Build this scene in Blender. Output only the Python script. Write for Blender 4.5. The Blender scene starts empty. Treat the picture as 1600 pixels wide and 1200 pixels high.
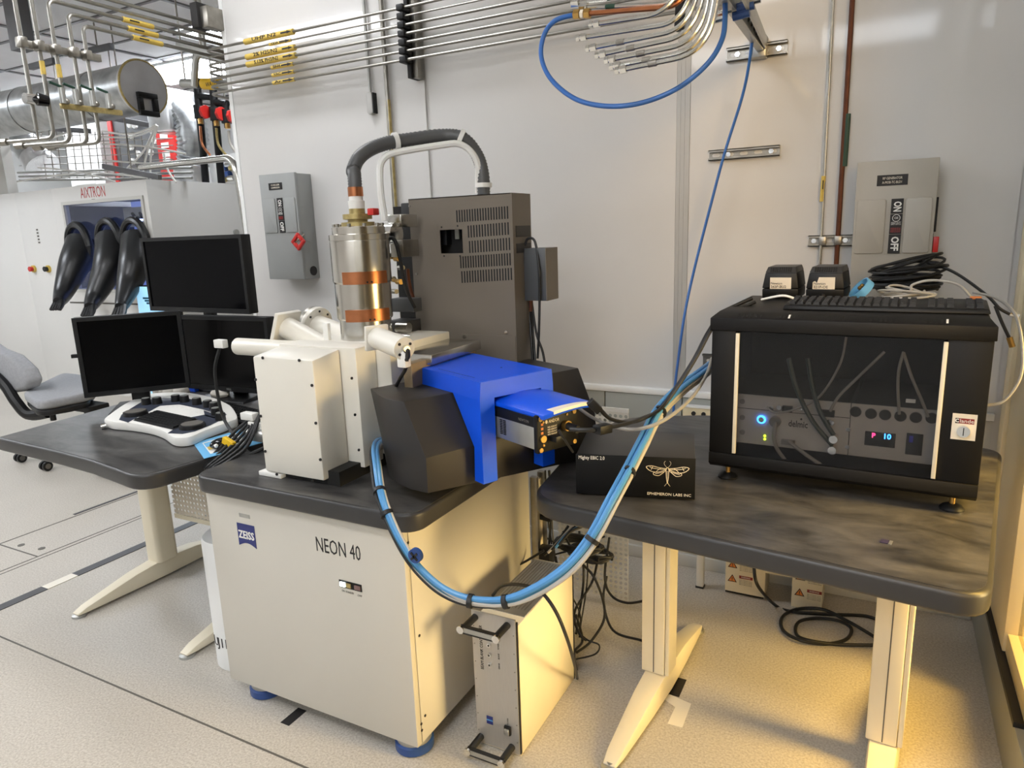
import bpy, bmesh, math, random
import numpy as np
from mathutils import Matrix, Vector
random.seed(7)
S = bpy.context.scene
COL = S.collection

# ------------------------------------------------------------------ camera
CAM = np.array([0.0, 0.0, 1.44]); FPX = 1092.99
_p, _r, _y = 0.21521552, -0.0350944, -0.49015225
def _axes():
    cy, sy, cp, sp = math.cos(_y), math.sin(_y), math.cos(_p), math.sin(_p)
    F = np.array([sy*cp, cy*cp, -sp]); R = np.array([cy, -sy, 0.0]); U = np.cross(R, F)
    c, s = math.cos(_r), math.sin(_r)
    return c*R + s*U, -s*R + c*U, F
CR, CU, CF = _axes()
cd = bpy.data.cameras.new('camera'); cam = bpy.data.objects.new('camera', cd); COL.objects.link(cam)
cd.sensor_width = 36.0; cd.lens = FPX/1600*36.0; cd.clip_start = 0.02; cd.clip_end = 60
cam.matrix_world = Matrix(((CR[0], CU[0], -CF[0], CAM[0]), (CR[1], CU[1], -CF[1], CAM[1]), (CR[2], CU[2], -CF[2], CAM[2]), (0, 0, 0, 1)))
S.camera = cam
S.view_settings.view_transform = 'Standard'; S.view_settings.look = 'None'; S.view_settings.gamma = 1.0
S.view_settings.exposure = 0.52
try: S.view_settings.use_curve_mapping = False
except Exception: pass
# measured points of the place: a sight line of the survey photograph met with a known plane
def ray(x, y): return (x-800)*CR - (y-600)*CU + FPX*CF
def Pz(x, y, z): d = ray(x, y); q = CAM + d*((z-CAM[2])/d[2]); return (float(q[0]), float(q[1]), float(q[2]))
def Py(x, y, Y): d = ray(x, y); q = CAM + d*((Y-CAM[1])/d[1]); return (float(q[0]), float(q[1]), float(q[2]))
def Px(x, y, X): d = ray(x, y); q = CAM + d*((X-CAM[0])/d[0]); return (float(q[0]), float(q[1]), float(q[2]))

# ------------------------------------------------------------------ world and lamps
w = bpy.data.worlds.new('world'); S.world = w; w.use_nodes = True
w.node_tree.nodes['Background'].inputs[0].default_value = (0.80, 0.86, 1.0, 1)
w.node_tree.nodes['Background'].inputs[1].default_value = 0.05
TROFFER_E = 17.0
TROFFERS = [(-2.5, 2.0, 1.2, 0.45, 0.62), (-4.5, 0.55, 1.5, 0.6, 1.15), (-0.7, -0.5, 1.2, 0.6, 0.95), (-7.3, -0.3, 1.5, 0.8, 1.05),
            (-6.6, 5.35, 1.3, 0.7, 0.9), (-8.0, 1.9, 1.5, 0.8, 0.9), (-4.9, 4.7, 1.2, 0.6, 0.5), (-9.2, 5.3, 1.3, .7, 0.7), (-0.9, -2.45, 2.4, 1.0, 0.42)]  # last panel is an added fill for the floor under the table
def area(name, loc, target, sx, sy, power, color):
    l = bpy.data.lights.new(name, 'AREA'); l.shape = 'RECTANGLE'; l.size = sx; l.size_y = sy; l.energy = power; l.color = color
    o = bpy.data.objects.new(name, l); COL.objects.link(o); o.location = loc
    o.rotation_euler = (Vector(target)-Vector(loc)).to_track_quat('-Z', 'Y').to_euler(); return o
# amber lamps of the yellow-light room beyond the glazed partition, then two added fills
area('amber_light', (1.35, 1.8, 2.6), (0.1, 1.85, 0.0), 0.4, 0.9, 19, (1.0, 0.60, 0.12)).data.spread = math.radians(80)
area('amber_light', (2.6, 1.75, 2.4), (-0.6, 1.8, 0.0), 0.7, 1.4, 16, (1.0, 0.66, 0.20)).data.spread = math.radians(60)
area('amber_light', (3.2, 1.7, 1.0), (-1.05, 1.75, 0.28), 1.0, 1.7, 13, (1.0, 0.72, 0.34)).data.spread = math.radians(34)  # low fill added for the glow off lit surfaces next door
area('amber_light', (1.6, -2.0, 2.3), (0.0, 2.8, 1.7), 1.0, 1.0, 10, (1.0, 0.66, 0.30)).data.spread = math.radians(50)  # fill added to warm the right end of the back wall

# ------------------------------------------------------------------ materials
def lin(c): return tuple(((v/255)/12.92 if v/255 <= 0.04045 else ((v/255+0.055)/1.055)**2.4) for v in c)
MT = {}
def mat(name, rgb, rough=0.5, metal=0.0, var=0.0, scale=8.0, bump=0.0, bscale=200.0, coat=0.0, emit=None, estr=0.0, stretch=None, spec=0.5, aniso=0):
    m = bpy.data.materials.new(name); m.use_nodes = True; nt = m.node_tree; b = nt.nodes['Principled BSDF']
    c = lin(rgb) + (1,)
    b.inputs['Base Color'].default_value = c; b.inputs['Roughness'].default_value = rough; b.inputs['Metallic'].default_value = metal
    b.inputs['Coat Weight'].default_value = coat; b.inputs['Specular IOR Level'].default_value = spec
    if aniso: b.inputs['Anisotropic'].default_value = aniso
    if emit: b.inputs['Emission Color'].default_value = lin(emit)+(1,); b.inputs['Emission Strength'].default_value = estr
    tc = mp = None
    if var or bump:
        tc = nt.nodes.new('ShaderNodeTexCoord'); mp = nt.nodes.new('ShaderNodeMapping'); nt.links.new(tc.outputs['Object'], mp.inputs[0])
        if stretch: mp.inputs['Scale'].default_value = stretch
    if var:
        n = nt.nodes.new('ShaderNodeTexNoise'); n.inputs['Scale'].default_value = scale; n.inputs['Detail'].default_value = 5
        nt.links.new(mp.outputs[0], n.inputs['Vector'])
        r = nt.nodes.new('ShaderNodeValToRGB'); r.color_ramp.elements[0].position = 0.3; r.color_ramp.elements[1].position = 0.7
        r.color_ramp.elements[0].color = tuple(v*(1-var) for v in c[:3])+(1,); r.color_ramp.elements[1].color = tuple(min(1, v*(1+var)) for v in c[:3])+(1,)
        nt.links.new(n.outputs['Fac'], r.inputs[0]); nt.links.new(r.outputs[0], b.inputs['Base Color'])
    if bump:
        n2 = nt.nodes.new('ShaderNodeTexNoise'); n2.inputs['Scale'].default_value = bscale; n2.inputs['Detail'].default_value = 3
        nt.links.new(mp.outputs[0], n2.inputs['Vector']); bu = nt.nodes.new('ShaderNodeBump'); bu.inputs['Strength'].default_value = bump; bu.inputs['Distance'].default_value = 0.002
        nt.links.new(n2.outputs['Fac'], bu.inputs['Height']); nt.links.new(bu.outputs[0], b.inputs['Normal'])
    MT[name] = m; return m
mat('wall', (206, 204, 201), 0.06, var=0.025, scale=1.2, bump=0.02, bscale=4, spec=0.3)
mat('wall_low', (196, 196, 192), 0.4)
mat('raceway', (150, 152, 146), 0.45, var=0.03, scale=5)
mat('alu', (178, 178, 174), 0.38, 0.75, var=0.06, scale=30)
mat('alu_strip', (176, 174, 170), 0.5, 0.3)
mat('steel', (200, 198, 192), 0.22, 1.0, var=0.06, scale=40)
mat('pipe_steel', (150, 147, 140), 0.34, 0.9, var=0.08, scale=40)
mat('steel_dull', (150, 146, 138), 0.35, 0.9, var=0.15, scale=25)
mat('galv', (168, 170, 170), 0.34, 0.85, var=0.22, scale=14)
mat('chrome', (228, 228, 226), 0.10, 1.0)
mat('copper', (186, 120, 82), 0.3, 0.95, var=0.12, scale=30)
mat('copper_dark', (96, 56, 38), 0.4, 0.6, var=0.2, scale=20)
mat('brass', (196, 158, 92), 0.3, 0.9)
mat('zinc_yellow', (178, 160, 108), 0.4, 0.7, var=0.2, scale=60)
mat('ceiling', (232, 232, 234), 0.6, var=0.03, scale=3)
mat('grid', (120, 120, 122), 0.4, 0.4)
mat('white_paint', (226, 226, 224), 0.45, var=0.02, scale=4)
mat('cabinet', (214, 212, 208), 0.42, var=0.02, scale=2)
mat('cabinet_trim', (196, 194, 188), 0.4)
mat('beige', (200, 195, 184), 0.42, var=0.02, scale=3, bump=0.05, bscale=500)
mat('cream', (222, 217, 205), 0.36, var=0.02, scale=6)
mat('cream_leg', (226, 216, 192), 0.4, var=0.03, scale=6)
mat('frame_cream', (222, 208, 174), 0.4, var=0.03, scale=4)
mat('black_metal', (14, 13, 13), 0.5, spec=0.3, var=0.1, scale=20, bump=0.1, bscale=700)
mat('black_plastic', (15, 15, 16), 0.48, spec=0.35)
mat('black_gloss', (10, 10, 12), 0.16)
mat('black_rubber', (22, 22, 23), 0.5)
mat('screen', (4, 4, 6), 0.2, spec=0.12)
mat('screen2', (9, 8, 8), 0.25, spec=0.15)
mat('charcoal', (50, 49, 49), 0.42, var=0.05, scale=8, bump=0.08, bscale=600)
mat('brown_grey', (114, 105, 93), 0.45, var=0.03, scale=6, bump=0.06, bscale=700)
mat('brown_dark', (42, 39, 37), 0.46, spec=0.4, bump=0.08, bscale=700, var=0.04)
mat('slot_dark', (18, 17, 16), 0.7)
mat('grey_box', (150, 152, 150), 0.45, var=0.03, scale=10)
mat('grey_box_warm', (168, 162, 150), 0.45, var=0.03, scale=10)
mat('jb_grey', (74, 76, 78), 0.4, var=0.05)
mat('red', (196, 40, 34), 0.4)
mat('red_panel', (206, 44, 38), 0.5, var=0.08)
mat('panel_grey', (92, 92, 94), 0.5, var=0.08)
mat('blue', (8, 82, 222), 0.36, var=0.02, scale=6, bump=0.05, bscale=600)
mat('blue_cable', (52, 104, 178), 0.4)
mat('blue_hose', (82, 146, 200), 0.38, var=0.06, scale=10)
mat('teal_hose', (48, 104, 128), 0.38, var=0.08, scale=10)
mat('grey_hose', (188, 182, 172), 0.45)
mat('grey_cable', (150, 146, 138), 0.45)
mat('white_plastic', (232, 230, 224), 0.4)
mat('fabric_grey', (146, 147, 150), 0.9, var=0.08, scale=60, bump=0.3, bscale=900)
mat('zeiss_blue', (34, 44, 110), 0.4)
mat('foot_blue', (38, 70, 130), 0.4)
mat('ink', (26, 24, 24), 0.6)
mat('ink_grey', (96, 92, 86), 0.6)
mat('print_white', (232, 230, 224), 0.6)
mat('print_gold', (226, 212, 184), 0.6)
mat('aix_red', (178, 60, 56), 0.5)
mat('tag_yellow', (206, 176, 82), 0.5, var=0.08, scale=40)
mat('yellow', (236, 190, 30), 0.5)
mat('orange', (224, 130, 60), 0.5)
mat('label_red', (130, 30, 28), 0.5)
mat('sticker', (232, 222, 204), 0.5)
mat('green_dark', (30, 66, 52), 0.4)
mat('glove', (26, 26, 27), 0.32, var=0.1, scale=12, bump=0.4, bscale=30)
mat('purple_chip', (58, 50, 74), 0.3)
mat('dark_blue', (40, 70, 130), 0.4)
mat('sky_blue', (110, 180, 226), 0.5)
mat('foil', (212, 212, 212), 0.3, 0.9, bump=1.0, bscale=60, var=0.1)
mat('tape_white', (226, 220, 206), 0.6)
mat('lamp_white', (250, 250, 250), 0.4, emit=(244, 248, 255), estr=TROFFER_E)
for k in range(len(TROFFERS)): mat('troffer_%d' % k, (250, 250, 250), 0.4, emit=(246, 248, 252) if k < 4 else (240, 247, 255), estr=TROFFER_E*TROFFERS[k][4])
mat('led_white', (240, 250, 245), 0.4, emit=(235, 250, 245), estr=3.0)
mat('led_blue', (60, 140, 255), 0.4, emit=(50, 130, 255), estr=9.0)
mat('led_green', (190, 240, 40), 0.4, emit=(190, 240, 40), estr=6.0)
mat('led_red', (255, 60, 110), 0.4, emit=(255, 50, 100), estr=7.0)
mat('led_dim_blue', (30, 30, 90), 0.4, emit=(30, 30, 120), estr=0.5)
mat('screen_lit', (140, 190, 220), 0.4, emit=(150, 200, 230), estr=0.7)
mat('glovebox_in_glow', (150, 160, 190), 0.5, emit=(120, 140, 210), estr=0.45, var=0.1, scale=3)  # emission on plain inner surfaces imitates the lit interior
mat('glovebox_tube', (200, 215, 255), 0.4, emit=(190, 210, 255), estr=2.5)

def floor_mat():
    m = mat('floor', (198, 191, 180), 0.34); nt = m.node_tree; b = nt.nodes['Principled BSDF']
    tc = nt.nodes.new('ShaderNodeTexCoord'); n = nt.nodes.new('ShaderNodeTexNoise'); n.inputs['Scale'].default_value = 150; n.inputs['Detail'].default_value = 6; n.inputs['Roughness'].default_value = 0.7
    n3 = nt.nodes.new('ShaderNodeTexNoise'); n3.inputs['Scale'].default_value = 3.0; n3.inputs['Detail'].default_value = 4
    nt.links.new(tc.outputs['Object'], n.inputs['Vector']); nt.links.new(tc.outputs['Object'], n3.inputs['Vector'])
    r = nt.nodes.new('ShaderNodeValToRGB'); e = r.color_ramp.elements
    e[0].position = 0.34; e[0].color = lin((166, 158, 146))+(1,); e[1].position = 0.62; e[1].color = lin((206, 200, 190))+(1,)
    nt.links.new(n.outputs['Fac'], r.inputs[0])
    mx = nt.nodes.new('ShaderNodeMix'); mx.data_type = 'RGBA'; mx.blend_type = 'MULTIPLY'; mx.inputs['Factor'].default_value = 0.14
    nt.links.new(r.outputs[0], mx.inputs['A']); nt.links.new(n3.outputs['Fac'], mx.inputs['B']); nt.links.new(mx.outputs['Result'], b.inputs['Base Color'])
    bu = nt.nodes.new('ShaderNodeBump'); bu.inputs['Strength'].default_value = 0.06; bu.inputs['Distance'].default_value = 0.001
    nt.links.new(n.outputs['Fac'], bu.inputs['Height']); nt.links.new(bu.outputs[0], b.inputs['Normal'])
floor_mat()
def laminate():
    m = mat('laminate', (92, 90, 88), 0.36); nt = m.node_tree; b = nt.nodes['Principled BSDF']
    tc = nt.nodes.new('ShaderNodeTexCoord'); mp = nt.nodes.new('ShaderNodeMapping'); mp.inputs['Scale'].default_value = (1.0, 2.2, 1.0); nt.links.new(tc.outputs['Object'], mp.inputs[0])
    n = nt.nodes.new('ShaderNodeTexNoise'); n.inputs['Scale'].default_value = 5.0; n.inputs['Detail'].default_value = 9; n.inputs['Roughness'].default_value = 0.68; n.inputs['Distortion'].default_value = 0.6
    nt.links.new(mp.outputs[0], n.inputs['Vector']); r = nt.nodes.new('ShaderNodeValToRGB'); e = r.color_ramp.elements
    e[0].position = 0.36; e[0].color = lin((40, 39, 39))+(1,); e[1].position = 0.66; e[1].color = lin((92, 90, 88))+(1,)
    nt.links.new(n.outputs['Fac'], r.inputs[0]); nt.links.new(r.outputs[0], b.inputs['Base Color'])
laminate()
def perforated(name, rgb, pitch, hole):
    m = mat(name, rgb, 0.45); nt = m.node_tree; b = nt.nodes['Principled BSDF']
    tc = nt.nodes.new('ShaderNodeTexCoord'); sp = nt.nodes.new('ShaderNodeSeparateXYZ'); nt.links.new(tc.outputs['Object'], sp.inputs[0])
    def axis(o):
        a = nt.nodes.new('ShaderNodeMath'); a.operation = 'DIVIDE'; a.inputs[1].default_value = pitch; nt.links.new(o, a.inputs[0])
        f = nt.nodes.new('ShaderNodeMath'); f.operation = 'FRACT'; nt.links.new(a.outputs[0], f.inputs[0])
        s = nt.nodes.new('ShaderNodeMath'); s.operation = 'SUBTRACT'; s.inputs[1].default_value = 0.5; nt.links.new(f.outputs[0], s.inputs[0])
        q = nt.nodes.new('ShaderNodeMath'); q.operation = 'MULTIPLY'; nt.links.new(s.outputs[0], q.inputs[0]); nt.links.new(s.outputs[0], q.inputs[1]); return q
    a, c = axis(sp.outputs['X']), axis(sp.outputs['Z'])
    s = nt.nodes.new('ShaderNodeMath'); s.operation = 'ADD'; nt.links.new(a.outputs[0], s.inputs[0]); nt.links.new(c.outputs[0], s.inputs[1])
    g = nt.nodes.new('ShaderNodeMath'); g.operation = 'GREATER_THAN'; g.inputs[1].default_value = hole*hole; nt.links.new(s.outputs[0], g.inputs[0])
    nt.links.new(g.outputs[0], b.inputs['Alpha'])
perforated('perf_beige', (214, 204, 186), 0.022, 0.27)
perforated('perf_white', (214, 212, 206), 0.020, 0.33)
def glass(name, tint, mixf, rough=0.03):
    m = bpy.data.materials.new(name); m.use_nodes = True; nt = m.node_tree; nt.nodes.remove(nt.nodes['Principled BSDF'])
    t = nt.nodes.new('ShaderNodeBsdfTransparent'); t.inputs[0].default_value = tint+(1,); g = nt.nodes.new('ShaderNodeBsdfGlossy'); g.inputs['Roughness'].default_value = rough
    lw = nt.nodes.new('ShaderNodeLayerWeight'); lw.inputs[0].default_value = 0.5
    pw = nt.nodes.new('ShaderNodeMath'); pw.operation = 'POWER'; pw.inputs[1].default_value = 4.0; nt.links.new(lw.outputs['Facing'], pw.inputs[0])
    f = nt.nodes.new('ShaderNodeMath'); f.operation = 'MULTIPLY_ADD'; f.inputs[1].default_value = 0.7; f.inputs[2].default_value = mixf; nt.links.new(pw.outputs[0], f.inputs[0])
    mx = nt.nodes.new('ShaderNodeMixShader'); nt.links.new(f.outputs[0], mx.inputs[0]); nt.links.new(t.outputs[0], mx.inputs[1]); nt.links.new(g.outputs[0], mx.inputs[2])
    nt.links.new(mx.outputs[0], nt.nodes['Material Output'].inputs[0]); MT[name] = m
glass('glass', (0.95, 0.95, 0.90), 0.03)
glass('smoked', (0.66, 0.66, 0.67), 0.03, 0.06)
glass('box_glass', (0.90, 0.92, 0.98), 0.03)

# ------------------------------------------------------------------ mesh helpers
I4 = Matrix.Identity(4)
class MB:
    def __init__(s): s.v = []; s.f = []
    def add(s, vs, fs, M=None):
        o = len(s.v)
        s.v += [tuple(M @ Vector(p)) for p in vs] if M is not None else [tuple(p) for p in vs]
        s.f += [tuple(i+o for i in f) for f in fs]; return s
    def box(s, x0, x1, y0, y1, z0, z1, M=None):
        return s.add([(x0, y0, z0), (x1, y0, z0), (x1, y1, z0), (x0, y1, z0), (x0, y0, z1), (x1, y0, z1), (x1, y1, z1), (x0, y1, z1)],
                     [(0, 3, 2, 1), (4, 5, 6, 7), (0, 1, 5, 4), (1, 2, 6, 5), (2, 3, 7, 6), (3, 0, 4, 7)], M)
    def prism(s, poly, z0, z1, M=None):
        n = len(poly); a = sum(poly[i][0]*poly[(i+1) % n][1]-poly[(i+1) % n][0]*poly[i][1] for i in range(n))
        if a < 0: poly = poly[::-1]
        return s.add([(p[0], p[1], z0) for p in poly]+[(p[0], p[1], z1) for p in poly],
                     [tuple(range(n-1, -1, -1)), tuple(range(n, 2*n))]+[(i, (i+1) % n, n+(i+1) % n, n+i) for i in range(n)], M)
    def hexa(s, b, t, M=None):
        n = len(b)
        return s.add(list(b)+list(t), [tuple(range(n-1, -1, -1)), tuple(range(n, 2*n))]+[(i, (i+1) % n, n+(i+1) % n, n+i) for i in range(n)], M)
    def tube(s, pts, r, seg=8, M=None, radii=None):
        P = [Vector(p) for p in pts]; n = len(P); vs = []; fs = []; prev = None
        for i, p in enumerate(P):
            t = (P[min(i+1, n-1)]-P[max(i-1, 0)])
            if t.length < 1e-9: t = Vector((0, 0, 1))
            t.normalize()
            if prev is None:
                a = Vector((0, 0, 1)) if abs(t.z) < 0.9 else Vector((1, 0, 0)); nx = a.cross(t).normalized()
            else:
                nx = prev-t*prev.dot(t)
                nx = nx.normalized() if nx.length > 1e-6 else t.orthogonal().normalized()
            prev = nx; ny = t.cross(nx); rr = radii[i] if radii else r
            for k in range(seg):
                a = 2*math.pi*k/seg; vs.append(tuple(p+nx*(rr*math.cos(a))+ny*(rr*math.sin(a))))
        for i in range(n-1):
            for k in range(seg): fs.append((i*seg+k, i*seg+(k+1) % seg, (i+1)*seg+(k+1) % seg, (i+1)*seg+k))
        fs.append(tuple(range(seg-1, -1, -1))); fs.append(tuple((n-1)*seg+k for k in range(seg)))
        return s.add(vs, fs, M)
    def cyl(s, p0, p1, r0, r1=None, seg=20, M=None): return s.tube([p0, p1], r0, seg, M, [r0, r0 if r1 is None else r1])
    def lathe(s, prof, seg=24, M=None):
        vs = []; fs = []; n = len(prof)
        for r, z in prof:
            for k in range(seg): a = 2*math.pi*k/seg; vs.append((r*math.cos(a), r*math.sin(a), z))
        for i in range(n-1):
            for k in range(seg): fs.append((i*seg+k, i*seg+(k+1) % seg, (i+1)*seg+(k+1) % seg, (i+1)*seg+k))
        fs.append(tuple(range(seg-1, -1, -1))); fs.append(tuple((n-1)*seg+k for k in range(seg)))
        return s.add(vs, fs, M)
    def ball(s, c, r, seg=12, sc=(1, 1, 1)):
        pr = [(max(1e-4, r*math.sin(math.pi*i/8)), -r*math.cos(math.pi*i/8)) for i in range(9)]
        return s.lathe(pr, seg, Matrix.Translation(c) @ Matrix.Diagonal((sc[0], sc[1], sc[2], 1)))
    def build(s, name, m, parent=None, bevel=0.0, smooth=True, bseg=2, angle=32):
        me = bpy.data.meshes.new(name); me.from_pydata(s.v, [], s.f)
        bm = bmesh.new(); bm.from_mesh(me); bmesh.ops.recalc_face_normals(bm, faces=bm.faces)
        if bevel:
            ed = [e for e in bm.edges if len(e.link_faces) == 2 and e.calc_face_angle(0) > math.radians(35)]
            bmesh.ops.bevel(bm, geom=ed, offset=bevel, segments=bseg, profile=0.5, affect='EDGES', clamp_overlap=True)
        bm.to_mesh(me); bm.free()
        if smooth:
            me.shade_smooth(); me.set_sharp_from_angle(angle=math.radians(angle))
        me.materials.append(MT[m]); o = bpy.data.objects.new(name, me); COL.objects.link(o)
        if parent is not None: adopt(o, parent)
        return o
WORLD = {}
def adopt(o, parent):
    o.parent = parent
    if parent.name in WORLD: o.matrix_parent_inverse = WORLD[parent.name]
def tag(o, label=None, cat=None, group=None, kind=None):
    if label: o['label'] = label
    if cat: o['category'] = cat
    if group: o['group'] = group
    if kind: o['kind'] = kind
    return o
def thing(name, label, cat, loc=(0, 0, 0), rz=0.0, group=None, world=True):
    o = bpy.data.objects.new(name, None); COL.objects.link(o); o.empty_display_size = 0.05
    o.location = loc; o.rotation_euler = (0, 0, rz)
    if world: WORLD[o.name] = (Matrix.Translation(loc) @ Matrix.Rotation(rz, 4, 'Z')).inverted()
    return tag(o, label, cat, group)
def struct(name, mb, m, **k): return tag(mb.build(name, m, **k), kind='structure')
def B(*a, M=None): return MB().box(*a, M=M)
def spline(pts, n=8):
    P = [Vector(p) for p in pts]; out = []
    for i in range(len(P)-1):
        a, b, c, d = P[max(i-1, 0)], P[i], P[i+1], P[min(i+2, len(P)-1)]
        for k in range(n):
            t = k/n; out.append(0.5*((2*b)+(c-a)*t+(2*a-5*b+4*c-d)*t*t+(3*b-a-3*c+d)*t*t*t))
    out.append(P[-1]); return [tuple(p) for p in out]
def bent(pts, r=0.05, n=6):
    """straight runs with rounded bends"""
    P = [Vector(p) for p in pts]; out = [P[0]]
    for i in range(1, len(P)-1):
        a, b, c = P[i-1], P[i], P[i+1]; u = (a-b); v = (c-b); k = min(r, u.length*0.49, v.length*0.49); u.normalize(); v.normalize()
        p0, p1 = b+u*k, b+v*k
        for j in range(n+1): t = j/n; out.append((1-t)**2*p0+2*t*(1-t)*b+t*t*p1)
    out.append(P[-1]); return [tuple(p) for p in out]
def rrect(x0, x1, y0, y1, r, n=6, corners=(1, 1, 1, 1)):
    out = []
    for (cx, cy, a0, on) in ((x1-r, y1-r, 0, corners[0]), (x0+r, y1-r, 90, corners[1]), (x0+r, y0+r, 180, corners[2]), (x1-r, y0+r, 270, corners[3])):
        if on:
            for k in range(n+1): a = math.radians(a0+90*k/n); out.append((cx+r*math.cos(a), cy+r*math.sin(a)))
        else: out.append((cx+(r if a0 in (0, 270) else -r), cy+(r if a0 in (0, 90) else -r)))
    return out
FRONT = Matrix(((1, 0, 0, 0), (0, 0, -1, 0), (0, 1, 0, 0), (0, 0, 0, 1)))        # text plane facing -y
RIGHT = Matrix(((0, 0, 1, 0), (1, 0, 0, 0), (0, 1, 0, 0), (0, 0, 0, 1)))         # text plane facing +x
T = Matrix.Translation
def RX(a): return Matrix.Rotation(math.radians(a), 4, 'X')
def RY(a): return Matrix.Rotation(math.radians(a), 4, 'Y')
def RZ(a): return Matrix.Rotation(math.radians(a), 4, 'Z')
def text(s, size, M, m, parent, name='lettering', ax='CENTER', width=None, squash=1.0, bold=0.0):
    c = bpy.data.curves.new('t', 'FONT'); c.body = s; c.size = size; c.align_x = ax; c.align_y = 'CENTER'; c.extrude = 0.0003; c.offset = bold; c.resolution_u = 2
    o = bpy.data.objects.new('t', c); me = bpy.data.meshes.new_from_object(o); bpy.data.objects.remove(o); bpy.data.curves.remove(c)
    xs = [v.co.x for v in me.vertices]
    if width and xs:
        k = width/(max(xs)-min(xs)); me.transform(Matrix.Diagonal((k, squash, 1, 1)))
    me.transform(M); me.materials.clear(); me.materials.append(MT[m]); me.name = name
    o = bpy.data.objects.new(name, me); COL.objects.link(o); adopt(o, parent); return o
def frame_to(p0, p1):
    """matrix whose z axis runs p0 -> p1"""
    d = (Vector(p1)-Vector(p0)).normalized(); return T(p0) @ d.to_track_quat('Z', 'Y').to_matrix().to_4x4()
def copy_tree(root, loc, rz=None, label=None):
    r = root.copy(); COL.objects.link(r); r.location = loc
    if rz is not None: r.rotation_euler = (0, 0, rz)
    if label: r['label'] = label
    for ch in list(root.children):
        c = ch.copy(); COL.objects.link(c); c.parent = r
        for g in ch.children:
            d = g.copy(); COL.objects.link(d); d.parent = c
    return r

# ================================================================== THE SETTING
WY, WX, ZC = 2.80, 0.37, 3.2
fl = struct('floor', B(-11.2, 6.6, -3.2, 7.2, -0.06, 0.0), 'floor', smooth=False)
mat('seam', (92, 88, 82), 0.6); mat('floor_strip', (84, 84, 86), 0.4, 0.3, var=0.1, scale=10)
def seam(x0, x1, y0, y1, h=0.0012, m='seam', name='floor_seam'): return B(x0, x1, y0, y1, 0, h).build(name, m, fl, smooth=False)
seam(-3.3, -0.9, 1.191, 1.197)                                          # vinyl joint in front of the microscope
seam(-3.145, -3.095, 0.8, 1.49, 0.003, 'floor_strip', 'floor_strip'); seam(-3.145, -3.095, 1.62, 2.6, 0.003, 'floor_strip', 'floor_strip')
seam(-3.145, -3.095, 1.49, 1.62, 0.003, 'tape_white', 'floor_strip')
seam(-3.824, -3.816, 0.9, 2.7); seam(-3.485, -3.479, 0.9, 2.9); seam(-3.452, -3.447, 0.9, 2.2); seam(-3.82, -3.48, 1.655, 1.662)
seam(-3.86, -3.84, 2.05, 2.75, 0.002, 'floor_strip', 'floor_strip'); seam(-3.862, -3.858, 2.1, 4.0)
for (x, y) in ((-3.70, 1.70), (-3.56, 1.72)): MB().lathe([(0.016, 0), (0.016, 0.002)], 14, T((x, y, 0))).build('hatch_lift', 'ink_grey', fl)
for (x0, x1, y0, y1) in ((-1.535, -1.5, 1.30, 1.375), (-0.52, -0.475, 1.925, 2.02)): B(x0, x1, y0, y1, 0, 0.001).build('floor_tape', 'ink', fl)
MB().prism([Pz(1037, 1092, 0)[:2], Pz(1046, 1085, 0)[:2], Pz(1080, 1100, 0)[:2], Pz(1066, 1137, 0)[:2], Pz(1043, 1131, 0)[:2], Pz(1055, 1105, 0)[:2]], 0, 0.001).build('floor_tape', 'tape_white', fl)

wb = struct('wall_back', B(-3.12, 0.46, WY+0.012, WY+0.14, 0, ZC), 'wall', smooth=False)
for x0, x1 in ((-3.098, -1.886), (-1.862, -0.742), (-0.690, 0.366)):
    B(x0, x1, WY, WY+0.012, 0.776, ZC).build('wall_panel', 'wall', wb, smooth=False)
for x0, x1 in ((-0.741, -0.7265), (-0.726, -0.7105), (-0.710, -0.691)): B(x0, x1, WY-0.001, WY+0.012, 0.776, ZC).build('joint_strip', 'alu_strip', wb, smooth=False)
B(-3.122, -3.098, WY-0.004, WY+0.141, 0, ZC).build('end_trim', 'white_paint', wb, smooth=False)
B(-3.098, 0.366, WY+0.002, WY+0.012, 0.0, 0.745).build('lower_panel', 'wall_low', wb, smooth=False)
B(-3.098, 0.366, WY-0.022, WY+0.012, 0.752, 0.778).build('wall_rail', 'white_paint', wb, bevel=0.003)
for i, (x0, x1) in enumerate(((-3.0, -2.05), (-2.045, -1.035), (-1.03, -0.70), (-0.695, 0.3))):
    B(x0, x1, WY-0.016, WY+0.005, 0.50, 0.750).build('raceway_panel', 'raceway', wb, bevel=0.002)
B(-3.098, 0.366, WY-0.012, WY+0.004, 0.0, 0.055).build('cove_base', 'wall_low', wb, bevel=0.004)

# glazed partition on the right
wr = struct('wall_right', B(WX, WX+0.10, -3.0, WY+0.1, 0, 0.175), 'raceway', bevel=0.003)
B(WX-0.003, WX+0.09, 1.93, 2.62, 0.175, 0.190).build('gasket', 'black_rubber', wr)
B(WX+0.02, WX+0.09, 2.735, 2.81, 0.175, ZC).build('corner_post', 'alu_strip', wr)
B(WX+0.005, WX+0.09, 2.655, 2.735, 0.175, ZC).build('mullion', 'frame_cream', wr, bevel=0.002)
B(WX+0.03, WX+0.09, 2.62, 2.655, 0.175, ZC).build('mullion_gap', 'ink', wr)
B(WX+0.012, WX+0.085, 2.27, 2.62, 0.19, ZC).build('door_stile', 'frame_cream', wr, bevel=0.003)
for y0, y1 in ((1.26, 1.34), (-0.2, -0.1), (-1.6, -1.5), (-2.9, -2.8)): B(WX+0.015, WX+0.085, y0, y1, 0.19, ZC).build('mullion', 'frame_cream', wr, bevel=0.003)
B(WX+0.02, WX+0.08, -3.0, 2.27, 0.175, 0.25).build('bottom_rail', 'frame_cream', wr, bevel=0.003)

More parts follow.
